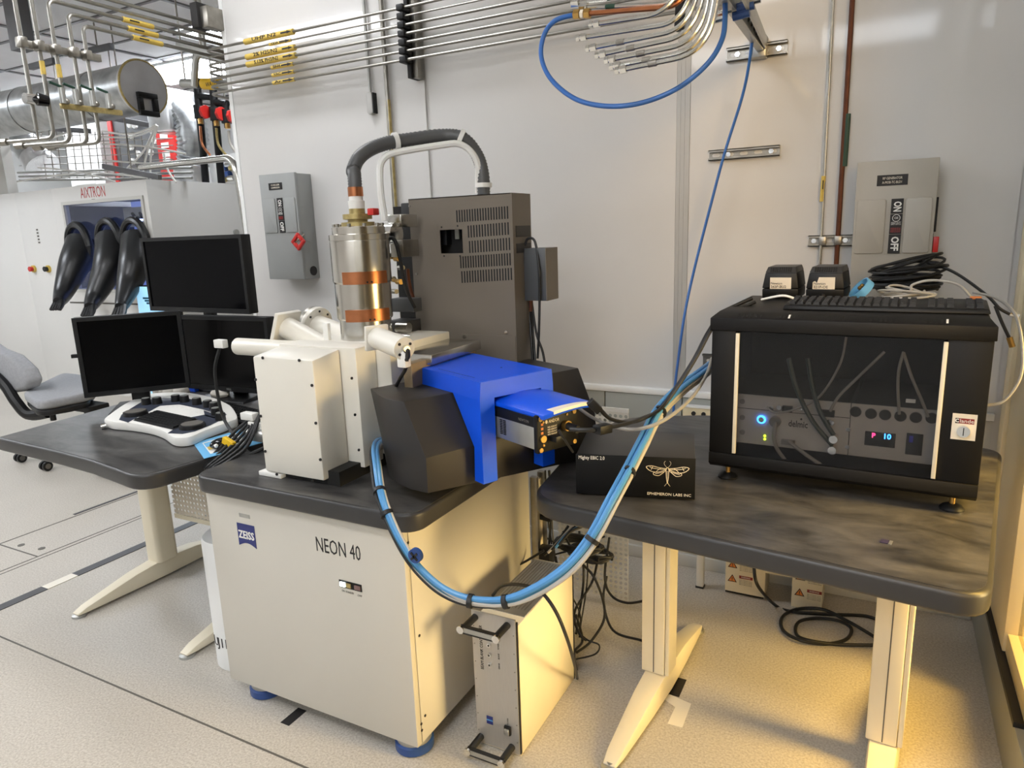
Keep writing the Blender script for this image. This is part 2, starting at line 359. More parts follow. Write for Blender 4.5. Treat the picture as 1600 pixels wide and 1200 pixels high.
for y0, y1 in ((-3.0, -0.1), (1.26, 2.27)):
    B(WX+0.02, WX+0.08, y0, y1, 1.28, 1.34).build('top_rail', 'frame_cream', wr, bevel=0.003); B(WX+0.03, WX+0.07, y0, y1, 1.34, ZC).build('upper_panel', 'wall_low', wr)  # opaque height shaped to hold back the amber light
B(WX+0.02, WX+0.08, -0.1, 1.26, 2.7, ZC).build('upper_panel', 'wall_low', wr)
for y0, y1 in ((1.34, 2.27), (-0.1, 1.26), (-1.5, -0.2), (-2.8, -1.6)): B(WX+0.045, WX+0.055, y0, y1, 0.25, 1.28 if y0 > 1.3 or y0 < -0.15 else 2.7).build('pane', 'glass', wr)  # front pane made tall to let the added amber fill through


ce = struct('ceiling', B(-11.2, 6.6, -3.2, 7.2, ZC, ZC+0.05), 'ceiling', smooth=False)
for x in (-6.42, -8.0, -4.84, -9.6): B(x-0.02, x+0.02, -3.0, 7.1, ZC-0.012, ZC).build('ceiling_bar', 'grid', ce, smooth=False)
for k in range(9):
    y = 2.16+0.55*k; B(-11, -3.2, y-0.014, y+0.014, ZC-0.01, ZC).build('ceiling_bar', 'grid', ce, smooth=False)
struct('wall_far', B(-11.2, 6.6, 7.1, 7.25, 0, ZC), 'white_paint', smooth=False)
struct('wall_left', B(-11.3, -11.1, -3.2, 7.2, 0, ZC), 'white_paint', smooth=False)
struct('wall_behind', B(-11.2, 6.6, -3.3, -3.15, 0, ZC), 'wall', smooth=False)
struct('wall_corridor', B(6.5, 6.65, -3.2, 7.2, 0, ZC), 'frame_cream', smooth=False)
TL = ['above the microscope plinth', 'left of the camera, reflected in the glossy wall', 'behind the camera', 'behind the camera to the far left',
      'glowing above the grey duct end', 'far left over the glove box', 'over the glove box side', 'in the far left corner', 'added behind the camera as fill for under the table']
for k, (x, y, sx, sy, e) in enumerate(TROFFERS):
    t = thing('ceiling_light', 'white ceiling light panel '+TL[k], 'light', (x, y, ZC-0.03), group='ceiling light panels')
    m = MB()
    for a in ((x-sx/2, x+sx/2, y-sy/2, y-sy/2+.03), (x-sx/2, x+sx/2, y+sy/2-.03, y+sy/2), (x-sx/2, x-sx/2+.03, y-sy/2, y+sy/2), (x+sx/2-.03, x+sx/2, y-sy/2, y+sy/2)): m.box(*a, ZC-0.035, ZC-0.01)
    m.build('frame', 'white_paint', t); B(x-sx/2+.03, x+sx/2-.03, y-sy/2+.03, y+sy/2-.03, ZC-0.028, ZC-0.014).build('diffuser', 'troffer_%d' % k, t, smooth=False)

# ================================================================== MICROSCOPE PLINTH
PX0, PX1, PY0, PY1 = -1.786, -1.047, 1.337, 2.06
pl = thing('microscope_plinth', 'beige microscope plinth with dark grey worktop and NEON 40 on the front', 'plinth', (-1.42, 1.7, 0))
B(PX0, PX1, PY0, PY0+0.022, 0.055, 0.706).build('front_panel', 'beige', pl, bevel=0.003)
B(PX1-0.012, PX1, PY0+0.024, PY1, 0.055, 0.706).build('side_panel', 'beige', pl, bevel=0.002)
B(PX0, PX1-0.014, PY0+0.024, PY1, 0.07, 0.700).build('body', 'beige', pl, bevel=0.002)
sl = MB().prism(rrect(-1.806, -0.988, 1.308, 2.12, 0.055, 7), 0.706, 0.757).build('worktop', 'charcoal', pl, bevel=0.009, bseg=3)
MB().prism(rrect(-1.798, -0.996, 1.316, 2.112, 0.05, 7), 0.757, 0.7578).build('worktop_surface', 'laminate', pl)
for (x, y) in ((-1.106, 1.40), (-1.69, 1.40), (-1.69, 2.0), (-1.106, 2.0)):
    f = MB().lathe([(0.05, 0), (0.056, 0.004), (0.056, 0.026), (0.05, 0.03)], 28, T((x, y, 0))).build('foot', 'foot_blue', pl)
    MB().lathe([(0.05, 0.03), (0.05, 0.046), (0.044, 0.05)], 28, T((x, y, 0))).build('foot_ring', 'alu', f)
    MB().lathe([(0.032, 0.05), (0.032, 0.07)], 20, T((x, y, 0))).build('foot_stem', 'black_plastic', f)
FY = PY0-0.0004
c0 = Py(370, 816, PY0); c1 = Py(397, 821, PY0); c2 = Py(402, 858, PY0); c3 = Py(374, 851, PY0)
lx0, lx1, lz1, lz0 = c0[0], c1[0], c0[2], c3[2]
poly = [(lx0, lz1), (lx0, lz0)]+[(lx0+(lx1-lx0)*k/8, lz0+0.012*math.sin(math.pi*k/8)) for k in range(1, 8)]+[(lx1, lz0), (lx1, lz1)]
lg = MB().prism(poly, 0, 0.0012, M=T((0, PY0, 0)) @ FRONT).build('logo_plate', 'zeiss_blue', pl, smooth=False)
text('ZEISS', 0.034, T(((lx0+lx1)/2, PY0-0.0016, lz1-0.036)) @ FRONT, 'print_white', lg, width=(lx1-lx0)*0.9, bold=0.0008)
q = Py(382, 806, PY0); B(q[0]-0.022, q[0]+0.022, PY0-0.001, PY0, q[2]-0.006, q[2]+0.006).build('maker_label', 'alu', pl)
a = Py(494, 851, PY0); b = Py(563, 866, PY0); text('NEON 40', 0.062, T(((a[0]+b[0])/2, FY, (a[2]+b[2])/2)) @ FRONT, 'ink', pl, width=b[0]-a[0])
a = Py(530, 905, PY0); b = Py(566, 925, PY0)
sw = B(a[0], b[0], PY0-0.002, PY0, b[2], a[2]).build('switch_plate', 'black_plastic', pl); d = (b[0]-a[0])
B(a[0]+d*.06, a[0]+d*.30, PY0-0.006, PY0-.002, b[2]+.004, a[2]-.004).build('lamp_button', 'led_white', sw, bevel=.001)
B(a[0]+d*.34, a[0]+d*.55, PY0-0.005, PY0-.002, b[2]+.004, a[2]-.004).build('push_button', 'zinc_yellow', sw, bevel=.001)
B(a[0]+d*.70, a[0]+d*.97, PY0-0.005, PY0-.002, b[2]+.004, a[2]-.004).build('push_button', 'red_panel', sw, bevel=.001).active_material = mat('dull_red', (120, 92, 88), 0.5)
text('ON  STANDBY', 0.009, T((a[0]+d*.35, FY, b[2]-.012)) @ FRONT, 'ink_grey', pl, width=d*.55); text('OFF', 0.009, T((a[0]+d*.88, FY, b[2]-.014)) @ FRONT, 'ink_grey', pl, width=d*.2)
for (x, y) in ((637, 848), (655, 993), (664, 1118), (658, 1131), (659, 1141)):
    p = Px(x, y, PX1); MB().cyl((PX1, p[1], p[2]), (PX1+0.002, p[1], p[2]), 0.004, seg=10).build('screw', 'ink', pl)

# stainless frame with sockets at the rear of the plinth side
fr = thing('socket_frame', 'upright stainless frame with cable sockets behind the plinth side', 'frame', (-1.03, 2.09, 0.0))
B(-1.046, -1.02, 2.066, 2.086, 0.03, 0.60).build('upright', 'steel_dull', fr, bevel=.002); B(-1.046, -1.02, 2.125, 2.145, 0.03, 0.60).build('upright', 'steel_dull', fr, bevel=.002)
B(-1.05, -1.03, 2.086, 2.125, 0.03, 0.58).build('back_sheet', 'cream_leg', fr)
for z in (0.53, 0.44): MB().cyl((-1.03, 2.105, z), (-0.985, 2.105, z-.004), 0.011, seg=10).build('plug', 'black_plastic', fr)
B(-1.03, -1.0, 2.09, 2.125, 0.455, 0.51).build('clip', 'steel', fr, bevel=.004); B(-1.03, -0.98, 2.07, 2.12, 0.27, 0.33).build('socket_block', 'black_plastic', fr, bevel=.003)

# ================================================================== CHAMBER ON THE PLINTH
ch = thing('specimen_chamber', 'cream microscope chamber with screwed door and white ports on the grey worktop', 'chamber', (-1.42, 1.6, 0.757))
D0, D1, DY = -1.571, -1.345, 1.385
dr = MB().hexa([(D0, DY, .775), (D1, DY, .775), (D1, DY+.11, .775), (D0, DY+.11, .775)], [(D0, DY, 1.118), (D1, DY, 1.118), (D1, DY+.11, 1.132), (D0, DY+.11, 1.132)]).build('door', 'cream', ch, bevel=.006)
B(D0-.01, D1+.055, DY+.112, DY+.20, .785, 1.136).build('door_flange', 'cream', ch, bevel=.004)
B(D0-.03, D1+.105, DY+.202, DY+.52, .80, 1.128).build('body', 'cream', ch, bevel=.004)
for (x, y) in ((411, 559), (468, 563), (400, 593), (408, 650), (415, 705), (433, 741), (489, 751), (488, 602), (494, 661), (501, 718)):
    p = Py(x, y, DY); MB().cyl((p[0], DY, p[2]), (p[0], DY-.003, p[2]), .0042, seg=10).build('screw', 'ink', dr)
for (x, y) in ((549, 591), (554, 648), (560, 703)):
    p = Px(x, y, D1+.055); MB().cyl((D1+.055, p[1], p[2]), (D1+.058, p[1], p[2]), .004, seg=10).build('screw', 'ink', ch)
B(D0-.03, D0+.06, DY+.0, DY+.09, .758, .772).build('foot_plate', 'white_plastic', ch, bevel=.003)
B(D0+.02, D1+.04, DY+.02, DY+.5, .758, .80).build('underframe', 'slot_dark', ch)
def port(p0, p1, r, flange, ft, square=False, m='cream'):
    o = MB().cyl(p0, p1, r, seg=24).build('port_tube', m, ch); M = frame_to(p1, tuple(Vector(p1)+(Vector(p1)-Vector(p0))))
    if square: MB().box(-flange, flange, -flange, flange, 0, ft, M=M).build('port_flange', m, o, bevel=.003)
    else:
        MB().lathe([(flange, 0), (flange, ft)], 28, M).build('port_flange', m, o, bevel=.002)
        for k in range(8):
            a = k*math.pi/4; MB().cyl((flange*.82*math.cos(a), flange*.82*math.sin(a), ft), (flange*.82*math.cos(a), flange*.82*math.sin(a), ft+.002), .004, seg=8, M=M).build('flange_bolt', 'ink', o)
        # the bolts also show on the near face
        for k in range(8):
            a = k*math.pi/4; MB().cyl((flange*.82*math.cos(a), flange*.82*math.sin(a), 0), (flange*.82*math.cos(a), flange*.82*math.sin(a), -.002), .004, seg=8, M=M).build('flange_bolt', 'ink', o)
    return o
# long tube to the left with a plug
p0 = (-1.45, 1.60, 1.10); p1 = Py(372, 541, 1.60)
o = MB().cyl(p0, p1, .028, seg=24).build('detector_tube', 'cream', ch)
v_ = (Vector(p1)-Vector(p0)).normalized()
for dz in (.010, -.010): MB().cyl(tuple(Vector(p1)+Vector((0, 0, dz))), tuple(Vector(p1)+v_*.022+Vector((0, 0, dz))), .006, seg=10).build('connector', 'chrome', o)
pp = Py(345, 537, 1.60); B(pp[0]-.022, pp[0]+.022, 1.588, 1.612, pp[2]-.014, pp[2]+.014).build('plug', 'white_plastic', o, bevel=.003)
port((-1.46, 1.66, 1.06), Py(449, 512, 1.66), .036, .052, .016, True)
port((-1.46, 1.78, 1.08), Py(497, 510, 1.80), .040, .066, .018)
MB().lathe([(.062, 0), (.062, .016)], 28, frame_to(tuple(Vector(Py(497, 510, 1.80))+(Vector(Py(497, 510, 1.80))-Vector((-1.46, 1.78, 1.08))).normalized()*.018), tuple(Vector(Py(497, 510, 1.80))+(Vector(Py(497, 510, 1.80))-Vector((-1.46, 1.78, 1.08)))*2))).build('blank_flange', 'steel_dull', ch)
# motor housing in front right of the column
p0, p1 = Py(590, 528, 1.50), Py(632, 545, 1.44)
o = MB().cyl(p0, p1, .030, seg=24).build('motor_housing', 'cream', ch)
M = frame_to(p0, p1); MB().box(-.034, .034, -.034, .034, -.012, 0, M=M).build('mount_plate', 'cream', o, bevel=.002)
M = frame_to(p1, tuple(Vector(p1)*2-Vector(p0))); MB().cyl((0, 0, 0), (0, 0, .012), .010, seg=12, M=M).build('socket', 'chrome', o)
for a in (0.6, 2.4, 3.9): MB().cyl((.02*math.cos(a), .02*math.sin(a), 0), (.02*math.cos(a), .02*math.sin(a), .002), .004, seg=8, M=M).build('screw', 'ink', o)
q = Py(630, 561, 1.44); B(q[0]-.014, q[0]+.014, 1.43, 1.455, q[2]-.022, q[2]+.02).build('plug', 'white_plastic', o, bevel=.004)
B(-1.30, -1.12, 1.62, 1.90, 1.075, 1.105).build('column_base_plate', 'steel', ch, bevel=.003)
mat('bracket_tan', (140, 122, 96), .5, .3)
B(-1.17, -1.14, 1.55, 1.90, .80, 1.09).build('column_bracket', 'bracket_tan', ch, bevel=.003)

# ================================================================== ELECTRON COLUMN
EX, EY = -1.43, 1.72
ec = thing('electron_column', 'polished cylindrical steel column reflecting copper tones above the cream chamber', 'column', (EX, EY, 1.10))
ec_t = T((EX, EY, 0))
MB().lathe([(.088, 1.10), (.088, 1.118)], 40, ec_t).build('base_ring', 'steel', ec)
MB().lathe([(.080, 1.118), (.080, 1.19)], 40, ec_t).build('lower_sleeve', 'steel', ec)
mat('column_steel', (206, 200, 190), 0.17, 1.0, var=.03, scale=30, aniso=.6)
MB().lathe([(.084, 1.19), (.086, 1.194), (.086, 1.30), (.088, 1.303), (.090, 1.306), (.090, 1.425), (.089, 1.43)], 56, ec_t).build('barrel', 'column_steel', ec, angle=20)
MB().lathe([(.091, 1.43), (.091, 1.446), (.080, 1.448), (.080, 1.468), (.076, 1.470)], 40, ec_t).build('collar', 'column_steel', ec, angle=20)
MB().lathe([(.050, 1.468), (.050, 1.482), (.030, 1.483), (.030, 1.490), (.044, 1.491), (.044, 1.506), (.024, 1.507), (.024, 1.522)], 32, ec_t).build('top_flange', 'zinc_yellow', ec, angle=20)
MB().lathe([(.024, 1.522), (.025, 1.545), (.021, 1.546), (.021, 1.560)], 24, ec_t).build('hose_socket', 'white_plastic', ec, angle=20)
MB().lathe([(.023, 1.558), (.023, 1.585)], 24, ec_t).build('copper_ferrule', 'copper', ec)
for z0, z1, h in ((1.30, 1.337, 0), (1.188, 1.224, 0)):                                     # bolted copper clamps wrapping the barrel
    m = MB(); ang = [math.radians(a) for a in range(-88, 8, 8)]; ri, ro = .0865 if z0 < 1.29 else .0905, .0955
    n = len(ang); vs = [(r*math.cos(a), r*math.sin(a), z) for a in ang for (r, z) in ((ri, z0), (ro, z0), (ro, z1), (ri, z1))]
    fs = [(i*4+k, i*4+(k+1) % 4, (i+1)*4+(k+1) % 4, (i+1)*4+k) for i in range(n-1) for k in range(4)]+[(0, 1, 2, 3), tuple((n-1)*4+k for k in (3, 2, 1, 0))]
    m.add(vs, fs, ec_t); o = m.build('copper_clamp', 'copper', ec)
    for a in (-42, -34): c = math.radians(a); MB().cyl((EX+.094*math.cos(c), EY+.094*math.sin(c), z0+.006), (EX+.097*math.cos(c), EY+.097*math.sin(c), z0+.006), .003, seg=8).build('screw', 'ink', o)
for k in range(10):
    a = 2*math.pi*k/10; MB().cyl((EX+.072*math.cos(a), EY+.072*math.sin(a), 1.468), (EX+.072*math.cos(a), EY+.072*math.sin(a), 1.478), .006, seg=8).build('bolt', 'steel_dull', ec)
q = Py(515, 500, EY-.07); B(q[0]-.02, q[0]+.0, q[1]-.012, q[1], 1.12, 1.18).build('paper_label', 'print_white', ec)
B(EX+.062, EX+.085, EY-.03, EY, 1.50, 1.52).build('valve_tag', 'red', ec, bevel=.003)
# hose arcing from the column to the cover
hs = thing('corrugated_hose', 'dark corrugated hose arching from the steel column to the brown cover', 'hose', (EX, EY, 1.62))
hp = spline([(EX, EY, 1.57), (EX-.002, EY+.003, 1.62), Py(552, 266, 1.735), Py(560, 248, 1.755), Py(577, 234, 1.79), Py(604, 224, 1.84), Py(640, 218, 1.90), Py(690, 212, 1.97), Py(722, 216, 2.0), Py(744, 240, 2.03), Py(754, 270, 2.03), Py(756, 305, 2.03)], 14)
mat('hose_grey', (84, 84, 84), .4)
rr = [0.0195+.0022*(i % 2) for i in range(len(hp))]
MB().tube(hp, .02, 14, radii=rr).build('hose', 'hose_grey', hs, smooth=True, angle=80)
ct = thing('white_flat_cable', 'white cable strapped under the arching corrugated hose', 'cable', Py(598, 330, 1.80))
MB().tube(bent([Py(602, 345, 1.80), Py(594, 300, 1.80), Py(593, 244, 1.82), Py(640, 234, 1.88), Py(722, 222, 1.98), Py(748, 250, 2.01), Py(747, 302, 2.03)], .07), .0105, 8).build('cable', 'white_plastic', ct)
for (x, y, Y) in ((616, 226, 1.88), (720, 217, 2.0), (750, 290, 2.03)):
    p = Vector(Py(x, y, Y)); k = min(range(len(hp)), key=lambda i: (Vector(hp[i])-p).length); a, b = Vector(hp[k]), Vector(hp[min(k+1, len(hp)-1)])
    if k == len(hp)-1: a, b = Vector(hp[k-1]), Vector(hp[k])
    dd = (b-a).normalized(); MB().cyl(tuple(a-dd*.007), tuple(a+dd*.007), .027, seg=16).build('strap', 'white_plastic', ct)

# ================================================================== BROWN ELECTRONICS COVER
CY = 1.98
cv = thing('electronics_cover', 'tall brown-grey vented sheet metal cover beside the steel column', 'cover', (-1.2, 2.05, .76))
xl, xr = Py(638, 312, CY)[0], Py(798, 303, CY)[0]; zt = Py(720, 306, CY)[2]; zb = Py(655, 545, CY)[2]
SLOT = [(714, 330, 345), (732, 353, 375), (734, 379, 396), (720, 401, 418), (722, 426, 440)]
hx0, hx1, hz1, hz0 = Py(687, 360, CY)[0], Py(722, 360, CY)[0], Py(700, 359, CY)[2], Py(700, 396, CY)[2]
fm = MB()
for a in ((xl, xr, hz1, zt), (xl, hx0, hz0, hz1), (hx1, xr, hz0, hz1), (xl, xr, zb, hz0)): fm.box(a[0], a[1], CY, CY+.003, a[2], a[3])
face = fm.build('front_sheet', 'brown_grey', cv)
B(xr, xr+.003, CY, CY+.13, .80, zt).build('side_sheet', 'brown_grey', cv); B(xl, xr, CY, CY+.13, zt-.003, zt).build('top_sheet', 'brown_grey', cv)
MB().hexa([(xl-.02, CY+.03, zb), (xl, CY, zb), (xl, CY+.003, zb), (xl-.02, CY+.033, zb)], [(xl-.02, CY+.03, zt), (xl, CY, zt), (xl, CY+.003, zt), (xl-.02, CY+.033, zt)]).build('edge_sheet', 'brown_grey', cv)
lz = Py(730, 522, CY)[2]; lxx = Py(722, 540, CY)[0]
B(lxx, xr, CY-.002, CY+.001, .78, lz).build('lower_sheet', 'brown_grey', cv)
for (x, y) in ((727, 526), (792, 519)): p = Py(x, y, CY); MB().cyl((p[0], CY-.002, p[2]), (p[0], CY-.006, p[2]), .006, seg=12).build('screw', 'chrome', cv)
for (x, y) in ((640, 322), (645, 376), (651, 428), (657, 480)): p = Py(x, y, CY); MB().cyl((p[0], CY, p[2]), (p[0], CY-.003, p[2]), .0035, seg=8).build('screw', 'steel_dull', cv)
rows = ((714, 338, 793, 332, 20), (732, 362, 794, 357, 15), (734, 386, 796, 381, 15), (720, 410, 797, 405, 20), (722, 433, 799, 428, 19))
for (xa, ya, xb, yb, n) in rows:
    pa, pb = Py(xa, ya, CY), Py(xb, yb, CY)
    for k in range(n):
        t = k/(n-1); x = pa[0]+(pb[0]-pa[0])*t; z = pa[2]+(pb[2]-pa[2])*t
        B(x-.0022, x+.0022, CY-.0008, CY+.0005, z-.019, z+.019).build('vent_slot', 'slot_dark', face, smooth=False)
for dz, h in ((.10, .035), (.155, .03)): B(xr+.0025, xr+.005, CY+.02, CY+.12, zt-dz-h, zt-dz).build('side_label', 'brown_dark', cv)
B(xl, xr-.01, CY+.06, CY+.125, .80, zt-.02).build('inner_tray', 'slot_dark', cv)
B(hx0+.03, hx0+.045, CY+.045, CY+.055, hz0+.045, hz1).build('inner_strap', 'alu', cv)
for (x, y) in ((690, 355), (715, 353), (694, 400), (719, 400)): p = Py(x, y, CY); MB().cyl((p[0], CY, p[2]), (p[0], CY-.001, p[2]), .003, seg=8).build('screw_hole', 'ink', cv)
# dark electronics between column and cover
el = thing('vacuum_electronics', 'black brackets, pump and cables exposed between steel column and brown cover', 'electronics', (-1.36, 1.93, 1.0))
B(-1.52, xl-.01, CY+.04, CY+.16, 1.0, zt-.02).build('back_plate', 'slot_dark', el); B(-1.48, -1.30, CY+.03, CY+.10, 1.40, zt-.01).build('cowl', 'black_plastic', el, bevel=.004)
q = Py(620, 365, 1.9); MB().cyl((q[0]-.03, 1.86, q[2]), (q[0]+.03, 1.86, q[2]), .035, seg=20).build('pump_body', 'chrome', el)
B(q[0]-.005, q[0]+.05, 1.86, 1.95, q[2]+.02, q[2]+.06).build('pump_block', 'steel', el, bevel=.003); B(q[0], q[0]+.05, 1.86, 1.95, q[2]-.075, q[2]-.02).build('pump_block', 'steel_dull', el, bevel=.003)
for k, (x, y) in enumerate(((610, 400), (622, 404), (628, 418), (614, 436), (625, 440), (618, 455))): p = Py(x, y, 1.88); MB().cyl((p[0]-.012, 1.88, p[2]), (p[0]+.012, 1.87, p[2]), .010-.001*(k % 3), seg=10).build('fitting', ('chrome', 'brass', 'steel_dull')[k % 3], el)
q = Py(632, 475, 1.90); B(q[0]-.04, q[0]+.05, 1.88, 1.93, q[2]-.025, q[2]+.02).build('bracket', 'jb_grey', el, bevel=.003)
q = Py(630, 510, 1.86); B(q[0]-.05, q[0]+.03, 1.84, 1.92, q[2]-.03, q[2]+.02).build('stage_block', 'charcoal', el, bevel=.003); MB().cyl((q[0]+.0, 1.83, q[2]), (q[0]+.045, 1.83, q[2]), .018, seg=16).build('knob', 'steel', el)
MB().tube(spline([Py(604, 420, 1.80), Py(606, 378, 1.80), Py(616, 374, 1.81), Py(624, 400, 1.82), Py(634, 450, 1.84), Py(648, 480, 1.88)], 8), .006, 8).build('cable', 'black_rubber', el)
MB().tube(spline([Py(637, 420, 1.93), Py(640, 445, 1.93), Py(648, 472, 1.93)], 6), .006, 8).build('cable', 'copper_dark', el)
MB().tube(spline([Py(612, 520, 1.76), Py(630, 524, 1.78), Py(652, 528, 1.8)], 6), .005, 8).build('rod', 'steel', el)

# grey junction box on the cover's side
jb = thing('junction_box', 'dark grey junction box hanging on the side of the brown cover', 'box', (-.93, 2.1, 1.25))
x0, x1, z1, z0 = Py(809, 390, 2.05)[0], Py(852, 386, 2.05)[0], Py(830, 388, 2.05)[2], Py(830, 470, 2.05)[2]
B(x0, x1, 2.05, 2.14, z0, z1).build('body', 'jb_grey', jb, bevel=.003); B(x1-.001, x1+.002, 2.05, 2.14, z0, z1).build('lid', 'brown_grey', jb)
B(xr+.003, x0, 2.06, 2.10, z0+.01, z1-.01).build('bracket', 'jb_grey', jb)
for y in (403, 430, 458): p = Py(814, y, 2.05); MB().cyl((x0+.006, 2.05, p[2]), (x0+.006, 2.046, p[2]), .004, seg=10).build('screw', 'chrome', jb)
for k, pts in enumerate(([(820, 384, 2.06), (825, 373, 2.06), (836, 378, 2.06), (842, 420, 2.04), (843, 470, 2.04), (842, 520, 2.03), (840, 560, 2.03)],
                         [(826, 472, 2.08), (828, 500, 2.08), (831, 540, 2.06), (833, 575, 2.05)], [(829, 472, 2.09), (832, 510, 2.09), (836, 560, 2.06), (838, 580, 2.05)], [(831, 472, 2.09), (838, 520, 2.08), (848, 550, 2.07), (852, 575, 2.06)])):
    MB().tube(spline([Py(*p) for p in pts], 8), .0042, 8).build('cable', 'black_rubber', jb)
q = Py(829, 477, 2.085); MB().cyl((q[0], q[1], q[2]+.02), (q[0], q[1], q[2]-.02), .008, seg=10).build('red_sleeve', 'copper_dark', jb)

# ================================================================== BLUE AND BROWN DETECTOR
det = thing('light_detector', 'dark brown spectrometer with blue yoke and protruding camera overhanging the plinth corner', 'detector', (-.882, 1.478, 0), math.radians(-24.49), world=False)
bcur = [(-.045, -.141), (-.10, -.160), (-.16, -.164), (-.22, -.157), (-.28, -.13)]
mcur = [(-.045, -.141), (-.105, -.160), (-.17, -.164), (-.235, -.157), (-.305, -.13)]
tcur = [(-.136, -.143), (-.17, -.153), (-.21, -.158), (-.26, -.152), (-.345, -.132)]
vs = [(p[0], p[1], .80) for p in bcur]+[(p[0], p[1], .893) for p in mcur]+[(p[0], p[1], 1.023) for p in tcur]
vs += [(-.045, .462, .76), (-.36, .462, .76), (-.06, .462, .893), (-.36, .462, .893), (-.131, .462, 1.023), (-.37, .462, 1.023)]
R0, R1, R2, R3, R4, R5 = range(15, 21)
fs = [(i, i+1, i+6, i+5) for i in range(4)]+[(i+5, i+6, i+11, i+10) for i in range(4)]
fs += [(0, 5, R2, R0), (5, 10, R4, R2), (4, R1, R3, 9), (9, R3, R5, 14), (10, 11, 12, 13, 14, R5, R4), (4, 3, 2, 1, 0, R0, R1), (R0, R2, R3, R1), (R2, R4, R5, R3)]
MB().add(vs, fs).build('housing', 'brown_dark', det, bevel=.002, angle=28)
yk = MB()
yk.hexa([(-.385, 0.0, 1.024), (0, 0.0, 1.024), (0, .245, 1.024), (-.385, .245, 1.024)], [(-.385, 0.004, 1.07), (0, 0.004, 1.07), (0, .241, 1.07), (-.385, .241, 1.07)])
yk.build('yoke_top', 'blue', det, smooth=False)
for a, b in ((0.0, .045), (.202, .245)):
    MB().add([(-.04, a, .80), (0, a, .80), (0, a, 1.024), (-.125, a, 1.024), (-.035, a, .893), (-.04, b, .80), (0, b, .80), (0, b, 1.024), (-.125, b, 1.024), (-.035, b, .893)],
             [(0, 1, 2, 3, 4), (9, 8, 7, 6, 5), (0, 5, 6, 1), (1, 6, 7, 2), (2, 7, 8, 3), (3, 8, 9, 4), (4, 9, 5, 0)]).build('yoke_leg', 'blue', det, smooth=False)
B(-.24, -.06, .028, .029, 1.0698, 1.0704).build('lid_seam', 'slot_dark', det)
for q in ((-.34, .13), (-.12, .16)): MB().cyl((q[0], q[1], 1.0695), (q[0], q[1], 1.0705), .003, seg=8).build('screw_hole', 'slot_dark', det)
# tongue over the camera
N = 8; vv = []
for (u_, w0, w1, z0, ar) in ((-.06, .050, .236, 1.004, .024), (.178, .058, .236, .998, .024)):
    for k in range(N+1):
        t = k/N; v = w0+(w1-w0)*t; uu = u_+(.022*math.sin(math.pi*t) if u_ > 0 else 0); z = z0+ar*math.sin(math.pi*(.12+.76*t)); vv += [(uu, v, z), (uu, v, z-.012)]
fs = []; n2 = 2*(N+1)
for k in range(N):
    a, b = 2*k, 2*k+2; fs += [(a, b, n2+b, n2+a), (a+1, n2+a+1, n2+b+1, b+1), (a, a+1, b+1, b), (n2+a, n2+b, n2+b+1, n2+a+1)]
fs += [(0, n2, n2+1, 1), (2*N, 2*N+1, n2+2*N+1, n2+2*N)]
MB().add(vv, fs).build('tongue', 'blue', det, bevel=.002)
vv = []
for k in range(N+1):
    t = .14+.86*k/N; v = .058+.178*t; e = .178+.022*math.sin(math.pi*t); z = .9986+.024*math.sin(math.pi*(.12+.76*t)); vv += [(e-.030*(1-.75*t), v, z+.0007), (e+.0015, v, z+.0007), (e+.0015, v, z-.007), (e-.030*(1-.75*t), v, z-.001)]
fs = [(4*k+j, 4*k+(j+1) % 4, 4*k+4+(j+1) % 4, 4*k+4+j) for k in range(N) for j in range(4)]+[(0, 3, 2, 1), tuple(4*N+j for j in range(4))]
MB().add(vv, fs).build('white_edge_strip', 'sticker', det)
# camera module
cm = B(-.05, .150, .052, .182, .916, .992).build('camera_body', 'alu', det, bevel=.003)
B(-.05, .152, .0515, .062, .973, .998).build('camera_rail', 'black_plastic', cm); B(.148, .163, .050, .186, .908, 1.004).build('camera_back', 'black_metal', cm, bevel=.004)
for i in range(9):
    for j in range(2): B(.012+.014*j+0*i, .022+.014*j, .0505, .0525, .930+.0045*i, .9325+.0045*i).build('vent_slot', 'slot_dark', cm, smooth=False)
text('NEWTON', .010, T((.11, .0510, .9835)) @ FRONT, 'ink_grey', cm, width=.04)
cb = .1634
for (v, z, r) in ((.060, .995, .006), (.060, .917, .006), (.170, .995, .006), (.170, .917, .006), (.068, .986, .003), (.145, .992, .003), (.068, .928, .003)): MB().cyl((cb, v, z), (cb+.003, v, z), r, seg=12).build('screw', 'brass', cm)
MB().cyl((cb, .140, .965), (cb+.012, .140, .965), .013, seg=18).build('power_socket', 'brass', cm)
MB().cyl((cb+.012, .140, .965), (cb+.045, .141, .962), .010, seg=14).build('power_plug', 'black_rubber', cm)
MB().cyl((cb, .066, .945), (cb+.006, .066, .945), .009, seg=14).build('coax_socket', 'brass', cm)
B(cb, cb+.025, .088, .115, .934, .950).build('data_plug', 'black_plastic', cm, bevel=.003)
text('\u25cf ANDOR', .012, T((cb+.0004, .098, .984)) @ RIGHT, 'print_gold', cm, width=.045)
for k in range(4): text('PIXEL READOUT', .006, T((cb+.0004, .098, .970-.0062*k)) @ RIGHT, 'print_gold', cm, width=.03)
for k in range(3): B(cb, cb+.0006, .062, .069, .956+.011*k, .962+.011*k).build('port_mark', 'orange', cm)

